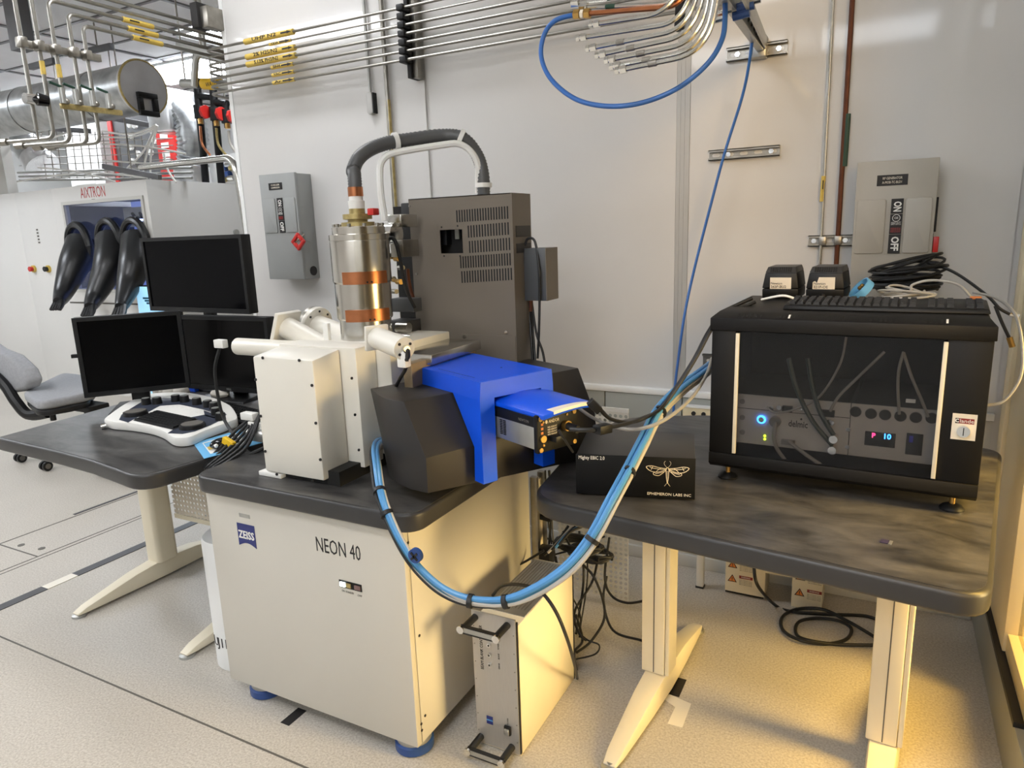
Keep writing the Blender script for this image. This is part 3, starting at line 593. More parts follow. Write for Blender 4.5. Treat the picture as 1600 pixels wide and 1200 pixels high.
# ================================================================== RIGHT TABLE
def round_poly(pts, rad, n=6):
    out = []; m = len(pts)
    for i in range(m):
        a, b, c = Vector(pts[i-1]), Vector(pts[i]), Vector(pts[(i+1) % m]); r = rad[i]
        if r <= 0: out.append(tuple(b)); continue
        u, v = (a-b).normalized(), (c-b).normalized(); p0, p1 = b+u*r, b+v*r
        for j in range(n+1): t = j/n; out.append(tuple((1-t)**2*p0+2*t*(1-t)*b+t*t*p1))
    return out
TZ = .765
tp = [(-.775, 1.515), (.212, 1.398), (.343, 2.395), (-.28, 2.50), (-.53, 2.50), (-.80, 2.36), (-.853, 2.10)]
tr_ = [.10, .07, .06, .03, .08, .08, .15]
tb = thing('work_table', 'dark grey laminate table with cream legs carrying the black rack', 'table', (-.2, 1.95, 0))
MB().prism(round_poly(tp, tr_), TZ-.05, TZ).build('top', 'charcoal', tb, bevel=.010, bseg=3)
cx_, cy_ = -.25, 1.95
MB().prism([(cx_+(p[0]-cx_)*.982, cy_+(p[1]-cy_)*.982) for p in round_poly(tp, tr_)], TZ, TZ+.0008).build('top_surface', 'laminate', tb)
def leg(x, y, rz):
    M = T((x, y, 0)) @ RZ(rz)
    prof = [(-.40, .018), (-.36, .032), (-.15, .072), (0, .088), (.15, .078), (.34, .036), (.39, .018)]; wd = [.02, .026, .036, .04, .036, .026, .018]
    vs = []
    for (yy, h), ww in zip(prof, wd): vs += [(-ww, yy, .012), (ww, yy, .012), (ww*.85, yy, h), (-ww*.85, yy, h)]
    n = len(prof); fs = [(i*4+k, i*4+(k+1) % 4, (i+1)*4+(k+1) % 4, (i+1)*4+k) for i in range(n-1) for k in range(4)]+[(0, 3, 2, 1), tuple((n-1)*4+k for k in range(4))]
    return M, vs, fs
for (x, y) in ((-.540, 1.945), (.088, 1.905)):
    M, vs, fs = leg(x, y, -4); f = MB().add(vs, fs, M).build('foot', 'cream_leg', tb, bevel=.004)
    for yy in (-.39, .375): MB().lathe([(.028, 0), (.026, .008), (.01, .014), (.01, .02)], 16, M @ T((0, yy, 0))).build('foot_pad', 'alu', f)
    MB().box(-.043, .030, -.055, .02, .085, TZ-.05, M=M).build('column', 'cream_leg', tb, bevel=.004)
    MB().box(.031, .044, -.052, .02, .085, TZ-.05, M=M).build('column_edge', 'cream_leg', tb, bevel=.003)
    MB().box(-.045, .045, -.35, .35, TZ-.075, TZ-.05, M=M).build('support_arm', 'cream_leg', tb)
    MB().box(-.005, -.002, -.0565, -.054, .09, TZ-.06, M=M).build('groove', 'seam', tb)

# ================================================================== RACK ON THE TABLE
rk = thing('rack_cabinet', 'black desktop rack cabinet with smoked glass door and lock plate', 'cabinet', (-.385, 1.836, TZ), math.radians(-2.9), world=False)
RW, RD = .608, .44
def zz(z): return z-TZ
MB().add([(0, .012, zz(.80)), (RW, .012, zz(.80)), (RW, RD, zz(.80)), (0, RD, zz(.80)), (0, -.004, zz(.812)), (RW, -.004, zz(.812)), (0, -.004, zz(.842)), (RW, -.004, zz(.842)), (RW, RD, zz(.842)), (0, RD, zz(.842))],
         [(0, 1, 2, 3), (0, 4, 5, 1), (4, 6, 7, 5), (6, 9, 8, 7), (1, 5, 7, 8, 2), (0, 3, 9, 6, 4), (3, 2, 8, 9)]).build('base', 'black_metal', rk, bevel=.002)
B(0, .06, 0, .02, zz(.842), zz(1.172)).build('front_rail', 'black_metal', rk, bevel=.002); B(.522, RW, 0, .02, zz(.842), zz(1.172)).build('front_rail', 'black_metal', rk, bevel=.002)
B(.002, .012, .02, RD, zz(.842), zz(1.172)).build('side_wall', 'black_metal', rk); B(RW-.012, RW-.002, .02, RD, zz(.842), zz(1.172)).build('side_wall', 'black_metal', rk)
B(.01, RW-.01, RD-.01, RD, zz(.842), zz(1.172)).build('back_wall', 'slot_dark', rk)
MB().add([(-.004, -.008, zz(1.172)), (RW+.004, -.008, zz(1.172)), (RW+.004, RD, zz(1.172)), (-.004, RD, zz(1.172)), (-.004, -.008, zz(1.204)), (RW+.004, -.008, zz(1.204)), (.012, .03, zz(1.219)), (RW-.012, .03, zz(1.219)), (RW-.004, RD, zz(1.219)), (.004, RD, zz(1.219))],
         [(3, 2, 1, 0), (0, 1, 5, 4), (4, 5, 7, 6), (6, 7, 8, 9), (1, 2, 8, 7, 5), (0, 4, 6, 9, 3), (2, 3, 9, 8)]).build('lid', 'black_metal', rk, bevel=.002)
for g, x in enumerate((.065, .165, .265, .365, .465)):
    for k in range(6):
        M = T((x+.0105*k, .009, zz(1.2105))) @ RX(21); MB().box(-.0022, .0022, -.009, .009, -.0008, .0008, M=M).build('vent_slot', 'print_white' if (g, k) in ((1, 2), (4, 5)) else 'slot_dark', rk, smooth=False)
for x in (.066, .519): B(x-.0045, x+.0045, -.006, .003, zz(.846), zz(1.166)).build('door_strip', 'cream_leg', rk, bevel=.001)
B(.071, .515, -.001, .003, zz(.844), zz(1.170)).build('glass_door', 'smoked', rk)
lp = B(.545, .592, -.002, .0, zz(.945), zz(1.005)).build('lock_plate', 'sticker', rk)
MB().cyl((.568, -.002, zz(.967)), (.568, -.014, zz(.967)), .013, seg=20).build('lock', 'chrome', lp); MB().box(.567, .569, -.0145, -.013, zz(.958), zz(.976)).build('keyhole', 'ink', lp)
B(.551, .587, -.0025, -.002, zz(.983), zz(.995)).build('maker_mark', 'label_red', lp); B(.551, .558, -.0028, -.002, zz(.983), zz(.995)).build('maker_mark', 'ink', lp)
text('C', .011, T((.5545, -.0032, zz(.989))) @ FRONT, 'print_white', lp, bold=.0004); text('lande', .012, T((.573, -.0030, zz(.989))) @ FRONT, 'print_white', lp, width=.026)
for (x, y) in ((.045, .03), (RW-.045, .03), (.045, RD-.04), (RW-.045, RD-.04)):
    f = MB().lathe([(.026, .0009), (.026, .005), (.02, .012), (.008, .016)], 16, T((x, y, 0))).build('levelling_foot', 'black_plastic', rk); MB().lathe([(.006, .014), (.006, .037)], 12, T((x, y, 0))).build('foot_stud', 'brass', f)
# units behind the glass
un = thing('rack_control_unit', 'grey rack unit with glowing blue button behind the smoked glass', 'instrument', (-.385, 1.836, TZ), math.radians(-2.9), world=False)
mat('rack_face', (196, 190, 180), 0.45, .2, var=.05, scale=20)
FY_ = .030
B(.018, .334, FY_, FY_+.005, zz(.868), zz(1.000)).build('face_plate', 'rack_face', un); B(.022, .330, FY_+.005, .34, zz(.870), zz(.996)).build('chassis', 'slot_dark', un); B(.02, .334, FY_-.0006, FY_, zz(.962), zz(.9635)).build('plate_joint', 'slot_dark', un)
def rd(px, py, y=FY_):                                                     # point on the unit's face (local) seen in the survey
    c, s = math.cos(math.radians(-2.9)), math.sin(math.radians(-2.9)); n = np.array([-s, c, 0.]); o = np.array([-.385, 1.836, TZ])+n*y; d = ray(px, py)
    q = CAM+d*(((o-CAM)@n)/(d@n)); r = q-np.array([-.385, 1.836, TZ]); return (float(r[0]*c+r[1]*s), y, float(r[2]))
def disc(px, py, r, m, name, par, depth=.006, y=FY_, seg=18): p = rd(px, py, y); return MB().cyl((p[0], y, p[2]), (p[0], y-depth, p[2]), r, seg=seg).build(name, m, par)
p = rd(1190, 655); MB().tube([(p[0]+.0085*math.cos(a), FY_-.003, p[2]+.0085*math.sin(a)) for a in [2*math.pi*k/20 for k in range(21)]], .0028, 8).build('ring_light', 'led_blue', un)
disc(1190, 655, .007, 'chrome', 'push_button', un)
for y in (681, 686): disc(1195, y, .0030, 'led_green', 'status_lamp', un, .002)
p = rd(1247, 663); text('delmic', .024, T((p[0], FY_-.001, p[2])) @ FRONT, 'ink', un, width=.046, bold=.0004); disc(1252, 655, .0025, 'ink', 'logo_dot', un, .001)
disc(1212, 658, .014, 'steel_dull', 'power_inlet', un, .012)
for (x, y) in ((1206, 637), (1218, 636), (1252, 637), (1296, 658), (1300, 660)): disc(x, y, .006, 'chrome', 'coax_socket', un, .008, seg=12)
for (x, y) in ((1160, 627), (1160, 652), (1160, 675)): disc(x, y, .007, 'steel_dull', 'rack_screw', un, .003)
p = rd(1231, 638); B(p[0]-.012, p[0]+.012, FY_-.012, FY_, p[2]-.007, p[2]+.007).build('data_socket', 'black_plastic', un)
p = rd(1292, 645); B(p[0]-.018, p[0]+.018, FY_-.010, FY_, p[2]-.008, p[2]+.008).build('data_socket', 'black_plastic', un)
p = rd(1232, 690); B(p[0]-.016, p[0]+.016, FY_-.012, FY_, p[2]-.006, p[2]+.006).build('data_socket', 'steel_dull', un)
for (x, y) in ((1304, 682), (1302, 699)): disc(x, y, .010, 'chrome', 'coax_plug', un, .03, seg=12)
for (x, y) in ((1326, 671), (1324, 698)): disc(x, y, .005, 'chrome', 'panel_screw', un, .004, seg=10)
un2 = thing('pressure_controller', 'grey rack controller showing P 10 in red and blue digits', 'instrument', (-.385, 1.836, TZ), math.radians(-2.9), world=False)
B(.336, .592, FY_, FY_+.005, zz(.868), zz(1.000)).build('face_plate', 'rack_face', un2); B(.340, .588, FY_+.005, .34, zz(.870), zz(.996)).build('chassis', 'slot_dark', un2)
a, b = rd(1352, 673), rd(1398, 700); ds = B(a[0], b[0], FY_-.003, FY_, b[2], a[2]).build('display', 'black_gloss', un2, bevel=.001)
p = rd(1365, 680); text('P', .016, T((p[0], FY_-.0036, p[2])) @ FRONT, 'led_red', ds, bold=.0004); p = rd(1386, 682); text('10', .018, T((p[0], FY_-.0036, p[2])) @ FRONT, 'led_blue', ds, bold=.0004)
a, b = rd(1417, 676), rd(1440, 712); b2 = B(a[0], b[0], FY_-.003, FY_, b[2], a[2]).build('switch_window', 'black_gloss', un2, bevel=.001); B(a[0]+.006, a[0]+.014, FY_-.0034, FY_-.003, a[2]-.022, a[2]-.006).build('indicator', 'led_dim_blue', b2)
for k, (x, y) in enumerate(((1337, 643), (1361, 646), (1383, 648), (1407, 650), (1431, 652), (1456, 653))):
    o = disc(x, y, .0125, 'black_plastic', 'round_socket', un2, .004); disc(x, y, .0135, 'steel_dull', 'socket_ring', o, .002)
for (x, y) in ((1325, 671),): disc(x, y, .005, 'chrome', 'panel_screw', un2, .003, seg=10)
p = rd(1423, 626); B(p[0]-.010, p[0]+.010, FY_-.002, FY_, p[2]-.005, p[2]+.004).build('type_label', 'print_white', un2)
for n_, pts, r, m in (('thin grey cable looping to the left unit behind the glass', [(1322, 527), (1312, 570), (1280, 620), (1240, 640), (1210, 644), (1198, 636)], .0028, 'grey_cable'),
                 ('grey cable slanting down to the middle of the left rack unit', [(1382, 550), (1340, 590), (1310, 620), (1297, 643)], .0034, 'grey_cable'),
                 ('left of two grey cables dropping into the pressure controller', [(1412, 550), (1405, 575), (1403, 605), (1405, 648)], .0034, 'grey_cable'),
                 ('right of two grey cables dropping into the pressure controller', [(1412, 552), (1425, 590), (1440, 625), (1450, 652)], .0034, 'grey_cable'),
                 ('thick dark green cable crossing the delmic plate, left one of two', [(1232, 560), (1244, 605), (1268, 655), (1300, 696)], .006, 'teal_dark'),
                 ('thick dark green cable crossing the delmic plate, right one of two', [(1262, 560), (1270, 605), (1282, 645), (1303, 682)], .006, 'teal_dark'),
                 ('grey power lead hanging from the round inlet of the left unit', [(1212, 660), (1209, 680), (1214, 700), (1226, 719)], .005, 'grey_cable'),
                 ('grey lead hanging from the small socket under delmic', [(1232, 690), (1250, 703), (1268, 716), (1284, 728)], .005, 'grey_cable')):
    if m not in MT: mat(m, (40, 58, 56), 0.4)
    q = [rd(x, y, FY_-.016) for (x, y) in pts]; o = MB().tube(spline([(0, 0, 0) if 0 else (a[0], FY_-(.018 if 0 < i < len(q)-1 else .012), a[2]) for i, a in enumerate(q)], 8), r, 8).build('instrument_cable', m)
    o.location = (-.385, 1.836, TZ); o.rotation_euler = (0, 0, math.radians(-2.9)); tag(o, n_, 'cable', 'cables behind the rack glass')

# things on top of the rack
RT = 1.2192
def power_brick(x, y, rz, lines, label, torn):
    t = thing('power_adapter', label, 'adapter', (x, y, RT), math.radians(rz), 'power adapters on the rack', world=False)
    W, D, Hh = .100, .15, .092
    MB().hexa([(0, .006, 0), (W, .006, 0), (W, D, 0), (0, D, 0)], [(.0, 0, .030), (W, 0, .030), (W, D, .030), (0, D, .030)]).build('lower_shell', 'black_plastic', t, bevel=.004)
    MB().hexa([(0, 0, .031), (W, 0, .031), (W, D, .031), (0, D, .031)], [(.007, .004, .076), (W-.007, .004, .076), (W-.007, D-.004, .076), (.007, D-.004, .076)]).build('upper_shell', 'black_plastic', t, bevel=.003)
    sh = MB().hexa([(.007, .004, .076), (W-.007, .004, .076), (W-.007, D-.004, .076), (.007, D-.004, .076)], [(.012, .016, Hh), (W-.012, .016, Hh), (W-.012, D-.012, Hh), (.012, D-.012, Hh)]).build('grille', 'charcoal', t, bevel=.001)
    for k in range(10): MB().box(-.002, .002, -.0075, .0075, -.001, .001, M=T((.022+.006*k, .0098, .0842)) @ RX(49)).build('vent_slot', 'slot_dark', sh, smooth=False)
    lx = .030 if not torn else .026
    lb = MB().prism([(0, 0), (.058, 0), (.058, .033), (0, .033)] if not torn else [(0, 0), (.058, 0), (.058, .034), (.016, .034), (.011, .018), (.006, .023), (0, .020)], 0, .0006, M=T((lx-.008, .0018, .030)) @ FRONT @ RX(6) @ T((0, 0, .0012))).build('paper_label', 'sticker', t, smooth=False)
    for i, (s, hh) in enumerate(zip(lines, (.0095, .0105))): text(s, hh, T((lx-.006, .0016, .030)) @ FRONT @ RX(6) @ T((0, .016-.010*i, .0026)), 'ink', lb, ax='LEFT')
    text('delmic', .006, T((lx+.040, .0016, .0583)) @ FRONT @ RX(6) @ T((0, 0, .0030)), 'ink', lb)
    MB().cyl((.045, .004, .014), (.050, -.014, .012), .005, seg=10).build('output_plug', 'black_rubber', t)
p = Pz(1190, 467, RT); power_brick(p[0], p[1], -2, ('Newton', '343P-BU2'), 'black power adapter with intact white Newton 343P-BU2 label on the rack', False)
p = Pz(1258, 468, RT); power_brick(p[0], p[1], -4, ('Newton', '321P-OE'), 'black power adapter with torn white label, right of the two on the rack', True)
def keyboard(name, label, a, L, Dp, rz, z, m, group=None):
    k_ = thing(name, label, 'keyboard', (a[0], a[1], z), rz, group, world=False)
    MB().hexa([(0, 0, .001), (L, 0, .001), (L, Dp, .001), (0, Dp, .001)], [(.004, .004, .012), (L-.004, .004, .012), (L-.004, Dp-.004, .022), (.004, Dp-.004, .022)]).build('case', m, k_, bevel=.003)
    me = MB().hexa([(-.0075, -.0075, 0), (.0075, -.0075, 0), (.0075, .0075, 0), (-.0075, .0075, 0)], [(-.006, -.006, .007), (.006, -.006, .007), (.006, .006, .007), (-.006, .006, .007)])
    proto = None
    for r in range(6):
        for c in range(22):
            if c in (15, 19) : continue
            x = .012+(L-.024)*(c+.5)/22; y = .012+(Dp-.024)*(r+.5)/6; z_ = .012+.010*(y/Dp)
            if proto is None: proto = me.build('key', 'black_plastic', k_); o = proto
            else: o = proto.copy(); COL.objects.link(o)
            o.location = (x, y, z_-.001)
    return k_
a = Pz(1222, 484, RT); keyboard('keyboard', 'black full size keyboard lying on top of the rack', (a[0], a[1]), .445, .125, math.radians(-2.9), RT, 'black_plastic')
def coil(name, label, c, R, r, n, hgt, m, tilt=.0, seed=1, squash=1.0, tail=None):
    rnd = random.Random(seed); t = thing(name, label, 'cable', c); pts = []
    for i in range(n*20+1):
        a = 2*math.pi*i/20; k = i/20; rad = R*(1+.16*math.sin(a*.37+seed)+.10*math.sin(k*2.1)); z = r+hgt*(k/n)+.010*math.sin(a+k)*(.3+k/n)+tilt*math.cos(a)*(k/n)
        pts.append((c[0]+rad*math.cos(a)+.01*math.sin(k*1.7), c[1]+rad*squash*math.sin(a), c[2]+max(z, r)))
    MB().tube(pts, r, 7).build('turns', m, t)
    if tail: MB().tube(spline([pts[-1]]+tail, 10), r, 8).build('tail', m, t)
    return t
p = Pz(1415, 455, RT); cb_ = coil('cable_coil', 'heap of coiled black coaxial cable on the back of the rack', (p[0], p[1]+.02, RT), .082, .0042, 22, .082, 'black_rubber', .02, 3, .8)
tail = [Py(1440, 407, p[1]-.01), Py(1490, 425, p[1]-.02), Py(1540, 460, p[1]-.04), Py(1562, 482, p[1]-.05), Py(1580, 492, p[1]-.05)]
MB().tube(spline(tail, 10), .0042, 8).build('tail', 'black_rubber', cb_); MB().cyl(Py(1578, 490, p[1]-.05), Py(1592, 494, p[1]-.05), .0075, seg=10).build('coax_plug', 'chrome', cb_)
MB().tube(spline([Py(1555, 478, p[1]-.05), Py(1566, 505, p[1]-.06), Py(1578, 530, p[1]-.07)], 8), .0045, 8).build('tail', 'black_rubber', cb_); MB().cyl(Py(1577, 527, p[1]-.07), Py(1582, 542, p[1]-.07), .008, seg=10).build('coax_plug', 'brass', cb_)
p = Pz(1420, 464, RT); wc = coil('cable_coil', 'flat coil of white network cable in front of the black coil', (p[0]-.012, p[1]-.02, RT), .054, .0032, 6, .020, 'grey_hose', 0, 5, .8)
MB().tube(spline([Py(1424, 455, p[1]-.03), Py(1426, 445, p[1]-.03), Py(1455, 438, p[1]-.03), Py(1495, 444, p[1]-.03), Py(1515, 462, p[1]-.03), Py(1522, 467, p[1]-.03)], 10), .0034, 8).build('tail', 'grey_hose', wc)
q = Py(1524, 466, p[1]-.035); B(q[0]-.012, q[0]+.014, q[1]-.006, q[1]+.006, q[2]-.006, q[2]+.005).build('network_plug', 'orange', wc, bevel=.002)
lc = thing('hanging_cable', 'long beige cable looping off the rack edge beside the right wall', 'cable', Py(1520, 460, p[1]-.04))
MB().tube(spline([Py(1520, 457, p[1]-.04), Py(1555, 465, p[1]-.08), Py(1585, 490, 1.95), Py(1597, 540, 1.9), Py(1594, 590, 1.88), Py(1570, 625, 1.87), Py(1545, 633, 1.87), Py(1536, 630, 1.87)], 10), .0036, 8).build('cable', 'grey_cable', lc)
p = Pz(1345, 466, RT); tr2 = thing('tape_roll', 'blue tape roll holding small brass parts on the rack', 'tape roll', (p[0], p[1], RT))
MB().lathe([(.030, 0), (.034, .0), (.034, .022), (.030, .022), (.030, .001)], 28, T((p[0]+.008, p[1], RT+.018)) @ RY(-48) @ RX(15)).build('ring', 'sky_blue', tr2)
MB().lathe([(.001, .004), (.029, .004), (.029, .006), (.001, .006)], 24, T((p[0]+.008, p[1], RT+.018)) @ RY(-48) @ RX(15)).build('liner', 'charcoal', tr2)
for k in range(3): MB().ball((p[0]-.004+.006*k, p[1]-.012, RT+.030+.006*(k % 2)), .006, 8).build('brass_part', 'brass', tr2)
tag(MB().tube(spline([Py(1190, 468, 1.90), Py(1222, 462, 1.86), Py(1240, 466, 1.86)], 6), .003, 8).build('cable_end', 'white_plastic'), 'short white cable end lying before the left power adapter', 'cable')

mat('ebony', (9, 9, 10), .5, spec=.25)
# black box with moth emblem
m1, m2 = Pz(901, 770, .772), Pz(1085, 780, .772); ang = math.atan2(m2[1]-m1[1], m2[0]-m1[0]); L = math.hypot(m2[0]-m1[0], m2[1]-m1[1])
eb = thing('current_amplifier', 'flat black instrument box with silver moth emblem on the table', 'instrument', (m1[0], m1[1], TZ), ang, world=False)
B(0, L, .002, .215, .007, .112).build('case', 'charcoal', eb, bevel=.002); B(-.001, L+.001, -.001, .002, .006, .113).build('front_plate', 'ebony', eb, bevel=.001)
B(.008, L-.008, .012, .205, .0009, .008).build('underside', 'black_rubber', eb)
text('Mighty EBIC 2.0', .013, T((.006, -.0013, .104)) @ FRONT, 'print_white', eb, ax='LEFT', width=.066)
text('EPHEMERON LABS INC', .010, T((L*.79, -.0013, .016)) @ FRONT, 'ink_grey', eb, width=.107).active_material = MT['sticker']
em = MB(); mx = L*.775; mz = .082
def ln(pts, r=.00075): em.tube([(mx+x*.001, -.0016, mz+z*.001) for x, z in pts], r, 5)
for s in (-1, 1):
    ln(spline([(s*1.5, 2, 0), (s*20, 4, 0), (s*38, 8, 0), (s*51, 6, 0), (s*50, 1, 0), (s*40, -6, 0), (s*26, -8, 0), (s*14, -5, 0), (s*2, 0, 0)], 5) and [(a[0], a[1]) for a in spline([(s*1.5, 2, 0), (s*20, 4, 0), (s*38, 8, 0), (s*51, 6, 0), (s*50, 1, 0), (s*40, -6, 0), (s*26, -8, 0), (s*14, -5, 0), (s*2, 0, 0)], 5)], .0009)
    ln([(a[0], a[1]) for a in spline([(s*3, -2, 0), (s*14, -12, 0), (s*22, -17, 0), (s*33, -15, 0), (s*34, -10, 0), (s*27, -8, 0)], 5)])
    ln([(s*5, 0), (s*18, 0), (s*36, 2), (s*44, 5)]); ln([(s*16, 3), (s*24, -3), (s*28, -8)]); ln([(s*36, 6), (s*40, -2)]); ln([(s*8, -6), (s*20, -10), (s*30, -12)])
    ln([(a[0], a[1]) for a in spline([(s*1, 5, 0), (s*7, 12, 0), (s*8, 18, 0), (s*5, 22, 0)], 5)], .0004); ln([(0, -34), (s*4, -40), (s*7, -44)], .0005)
    ln([(a[0], a[1]) for a in spline([(0, 5, 0), (s*3.2, 2, 0), (s*3.4, -8, 0), (s*2.4, -22, 0), (s*.8, -32, 0), (0, -36, 0)], 5)])
for k in range(7): wdt = 3.4-.3*k; ln([(-wdt, -6-3.6*k), (wdt, -6-3.6*k)], .0006)
em.build('moth_emblem', 'print_gold', eb)
tag(MB().box(-.011, .004, -.010, .010, 0, .0015, M=T(Pz(1385, 847, TZ+.0009)) @ RZ(-10)).build('sample_chip', 'purple_chip'), 'tiny dark purple chip lying on the table in front of the rack', 'chip')
tag(MB().box(.005, .011, -.010, .010, 0, .0015, M=T(Pz(1385, 847, TZ+.0009)) @ RZ(-10)).build('sample_strip', 'alu'), 'narrow silver strip beside the tiny purple chip', 'chip')
# perforated panel behind the table's left end
pp_ = thing('perforated_panel', 'white perforated sheet standing behind the table left of the black box', 'panel', (-.92, 2.35, 0))
B(-1.07, -.78, 2.345, 2.347, .04, .79).build('sheet', 'perf_white', pp_); B(-1.07, -.78, 2.343, 2.35, .785, .80).build('top_edge', 'white_paint', pp_)

# ================================================================== BEAM BLANK CONTROLLER ON THE FLOOR
bb = thing('beam_blank_controller', 'upright silver controller with black handles and cream side on the floor', 'instrument', (-.875, 1.68, 0))
X0, X1, Y0, Y1, ZB = -.942, -.806, 1.472, 1.875, .405
B(X0+.004, X1-.001, Y0+.016, Y1, .0, ZB-.004).build('case', 'cream_leg', bb, bevel=.002)
B(X0+.006, X1-.004, Y0+.07, Y1-.01, ZB-.004, ZB-.002).build('top_sheet', 'alu', bb)
for k in range(12): B(X0+.008+.0098*k, X0+.0105+.0098*k, Y0+.10, Y1-.02, ZB-.002, ZB-.0012).build('top_rib', 'steel_dull', bb, smooth=False)
fp = B(X0, X1, Y0+.008, Y0+.012, .012, ZB+.022).build('front_plate', 'alu', bb); fp.active_material = mat('brushed', (188, 184, 178), .4, .6, var=.04, scale=30, stretch=(30, 1, 1))
B(X1-.002, X1+.003, Y0+.011, Y0+.018, .012, ZB+.012).build('edge_gasket', 'black_rubber', bb); B(X0-.002, X0+.002, Y0+.011, Y0+.018, .012, ZB+.012).build('edge_gasket', 'black_rubber', bb)
B(X1-.004, X1, Y1-.004, Y1+.004, .0, ZB).build('rear_edge', 'black_rubber', bb)
for z in (ZB+.002, .030):
    h = MB(); 
    for x in (X0+.012, X1-.024): h.tube([(x, Y0+.008, z), (x, Y0-.052, z)], .010, 12)
    h.box(X0+.004, X1-.016, Y0-.060, Y0-.048, z-.013, z+.008); hh = h.build('handle', 'black_rubber', bb)
    B(X0+.016, X1-.028, Y0-.0615, Y0-.0595, z-.007, z+.006).build('handle_face', 'alu', hh)
    for x in (X0+.008, X1-.020): MB().cyl((x, Y0-.060, z), (x, Y0-.066, z), .011, seg=16).build('handle_cap', 'chrome', hh)
fy = Y0+.0076
for i in range(3):
    z = .335-.030*i; MB().cyl((X0+.055, fy, z), (X0+.055, fy-.008, z), .0055, seg=12).build('indicator', 'chrome', bb); MB().cyl((X0+.055, fy-.008, z), (X0+.055, fy-.0085, z), .003, seg=8).build('indicator_lens', 'ink', bb)
    text(('POWER', 'BLANK', 'ERROR')[i], .007, T((X0+.082, fy, z)) @ FRONT @ RZ(90), 'ink_grey', bb, width=.018)
text('BEAM BLANK CONTROLLER', .0135, T((X0+.028, fy, .318)) @ FRONT @ RZ(90), 'ink', bb, width=.135)
for k, zc in enumerate((.100, .087)): B(X0+.034, X0+.054, fy-.001, fy, zc-.006, zc+.006).build('logo_mark', 'zeiss_blue', bb)
B(X0+.034, X0+.054, fy-.0014, fy-.001, .0915, .0955).build('logo_mark', 'blue_hose', bb)
B(X0+.092, X0+.112, fy-.008, fy, .068, .096).build('rocker_switch', 'black_plastic', bb, bevel=.002); B(X0+.095, X0+.109, fy-.011, fy-.008, .070, .090).build('rocker', 'alu', bb, bevel=.001)
text('POWER', .006, T((X0+.102, fy, .108)) @ FRONT @ RZ(90), 'ink_grey', bb)
for k in range(7):
    for x in (X0+.006, X1-.006): MB().cyl((x, fy, .05+.055*k), (x, fy-.001, .05+.055*k), .002, seg=8).build('screw', 'steel_dull', bb)

# ================================================================== CABLE BUNDLE FROM RACK TO MICROSCOPE
cbn = thing('hose_bundle', 'bundle of light blue hoses and grey and black cables looping from rack to plinth', 'cables', Py(790, 938, 1.2))
CL = [(1125, 560, 2.25), (1100, 580, 2.05), (1065, 606, 1.88), (1030, 642, 1.72), (1005, 690, 1.55), (982, 735, 1.44), (955, 785, 1.335), (925, 840, 1.29), (888, 885, 1.26), (840, 918, 1.24), (790, 937, 1.225), (735, 936, 1.21), (690, 918, 1.20), (652, 884, 1.20), (625, 845, 1.205), (604, 800, 1.225), (593, 765, 1.255), (588, 730, 1.32), (586, 705, 1.43), (592, 692, 1.53), (608, 690, 1.62)]
base = [Vector(Py(*p)) for p in CL]
def strand(off, wob, r, m, name, ph):
    pts = []
    for i, p in enumerate(base):
        a = ph+i*.33; pts.append(tuple(p+Vector(((off[0]+wob*math.cos(a)), 0, off[1]+wob*math.sin(a)))))
    return MB().tube(spline(pts, 8), r, 9).build(name, m, cbn)
strand((.004, .003), .002, .0070, 'blue_hose', 'blue_hose', 0); strand((-.006, .005), .003, .0056, 'blue_hose', 'blue_hose', 1.5)
strand((-.004, -.008), .003, .0050, 'teal_hose', 'blue_hose', 3); strand((.011, -.006), .003, .0048, 'grey_hose', 'grey_cable', 2)
strand((-.012, -.001), .003, .0044, 'black_rubber', 'black_cable', 4); strand((.005, -.013), .003, .0044, 'grey_hose', 'grey_cable', 5); strand((-.006, -.014), .002, .0046, 'black_rubber', 'black_cable', 0.6)
for i, r in ((3, .018), (5, .0155), (7, .0155), (10, .0155), (11, .0155), (15, .0155), (16, .0155)):
    d = (base[i+1]-base[i-1]).normalized(); c = base[i]+Vector((0, 0, -.005)); MB().cyl(tuple(c-d*.005), tuple(c+d*.005), r+.001, seg=14).build('cable_tie', 'black_rubber', cbn)
q = Py(652, 866, 1.19); v = MB().cyl(tuple(q), (q[0], q[1]-.012, q[2]), .017, seg=20).build('valve_handle', 'dark_blue', cbn)
for a in (45, 135): MB().box(-.012, .012, -.0025, .0025, -.0005, .002, M=T((q[0], q[1]-.0125, q[2])) @ RX(90) @ RZ(a)).build('handle_cross', 'ink', v)
bl = thing('black_cable_pair', 'pair of black cables drooping from the camera to the rack top', 'cable', Py(1030, 636, 1.72))
for pts, r in (([(1180, 472, 2.0), (1140, 490, 1.95), (1115, 510, 1.85), (1090, 555, 1.80), (1062, 600, 1.76), (1035, 636, 1.71), (1010, 652, 1.60), (985, 660, 1.53), (955, 655, 1.44), (938, 640, 1.36)], .0045),
               ([(1175, 466, 2.0), (1130, 488, 1.95), (1107, 518, 1.85), (1085, 560, 1.80), (1056, 606, 1.76), (1030, 640, 1.71), (1000, 655, 1.58), (970, 664, 1.46), (950, 668, 1.40), (925, 672, 1.345), (890, 671, 1.33)], .0050)):
    MB().tube(spline([Py(*p) for p in pts], 8), r, 8).build('cable', 'black_rubber', bl)
for (a, b, w_) in (((921, 627, 1.355), (937, 642, 1.365), .011), ((932, 672, 1.35), (951, 668, 1.385), .012)):
    p0, p1 = Py(*a), Py(*b); M = frame_to(p0, p1); ll = (Vector(p1)-Vector(p0)).length; MB().box(-w_, w_, -w_*.8, w_*.8, 0, ll, M=M).build('ferrite_block', 'black_plastic', bl, bevel=.002)
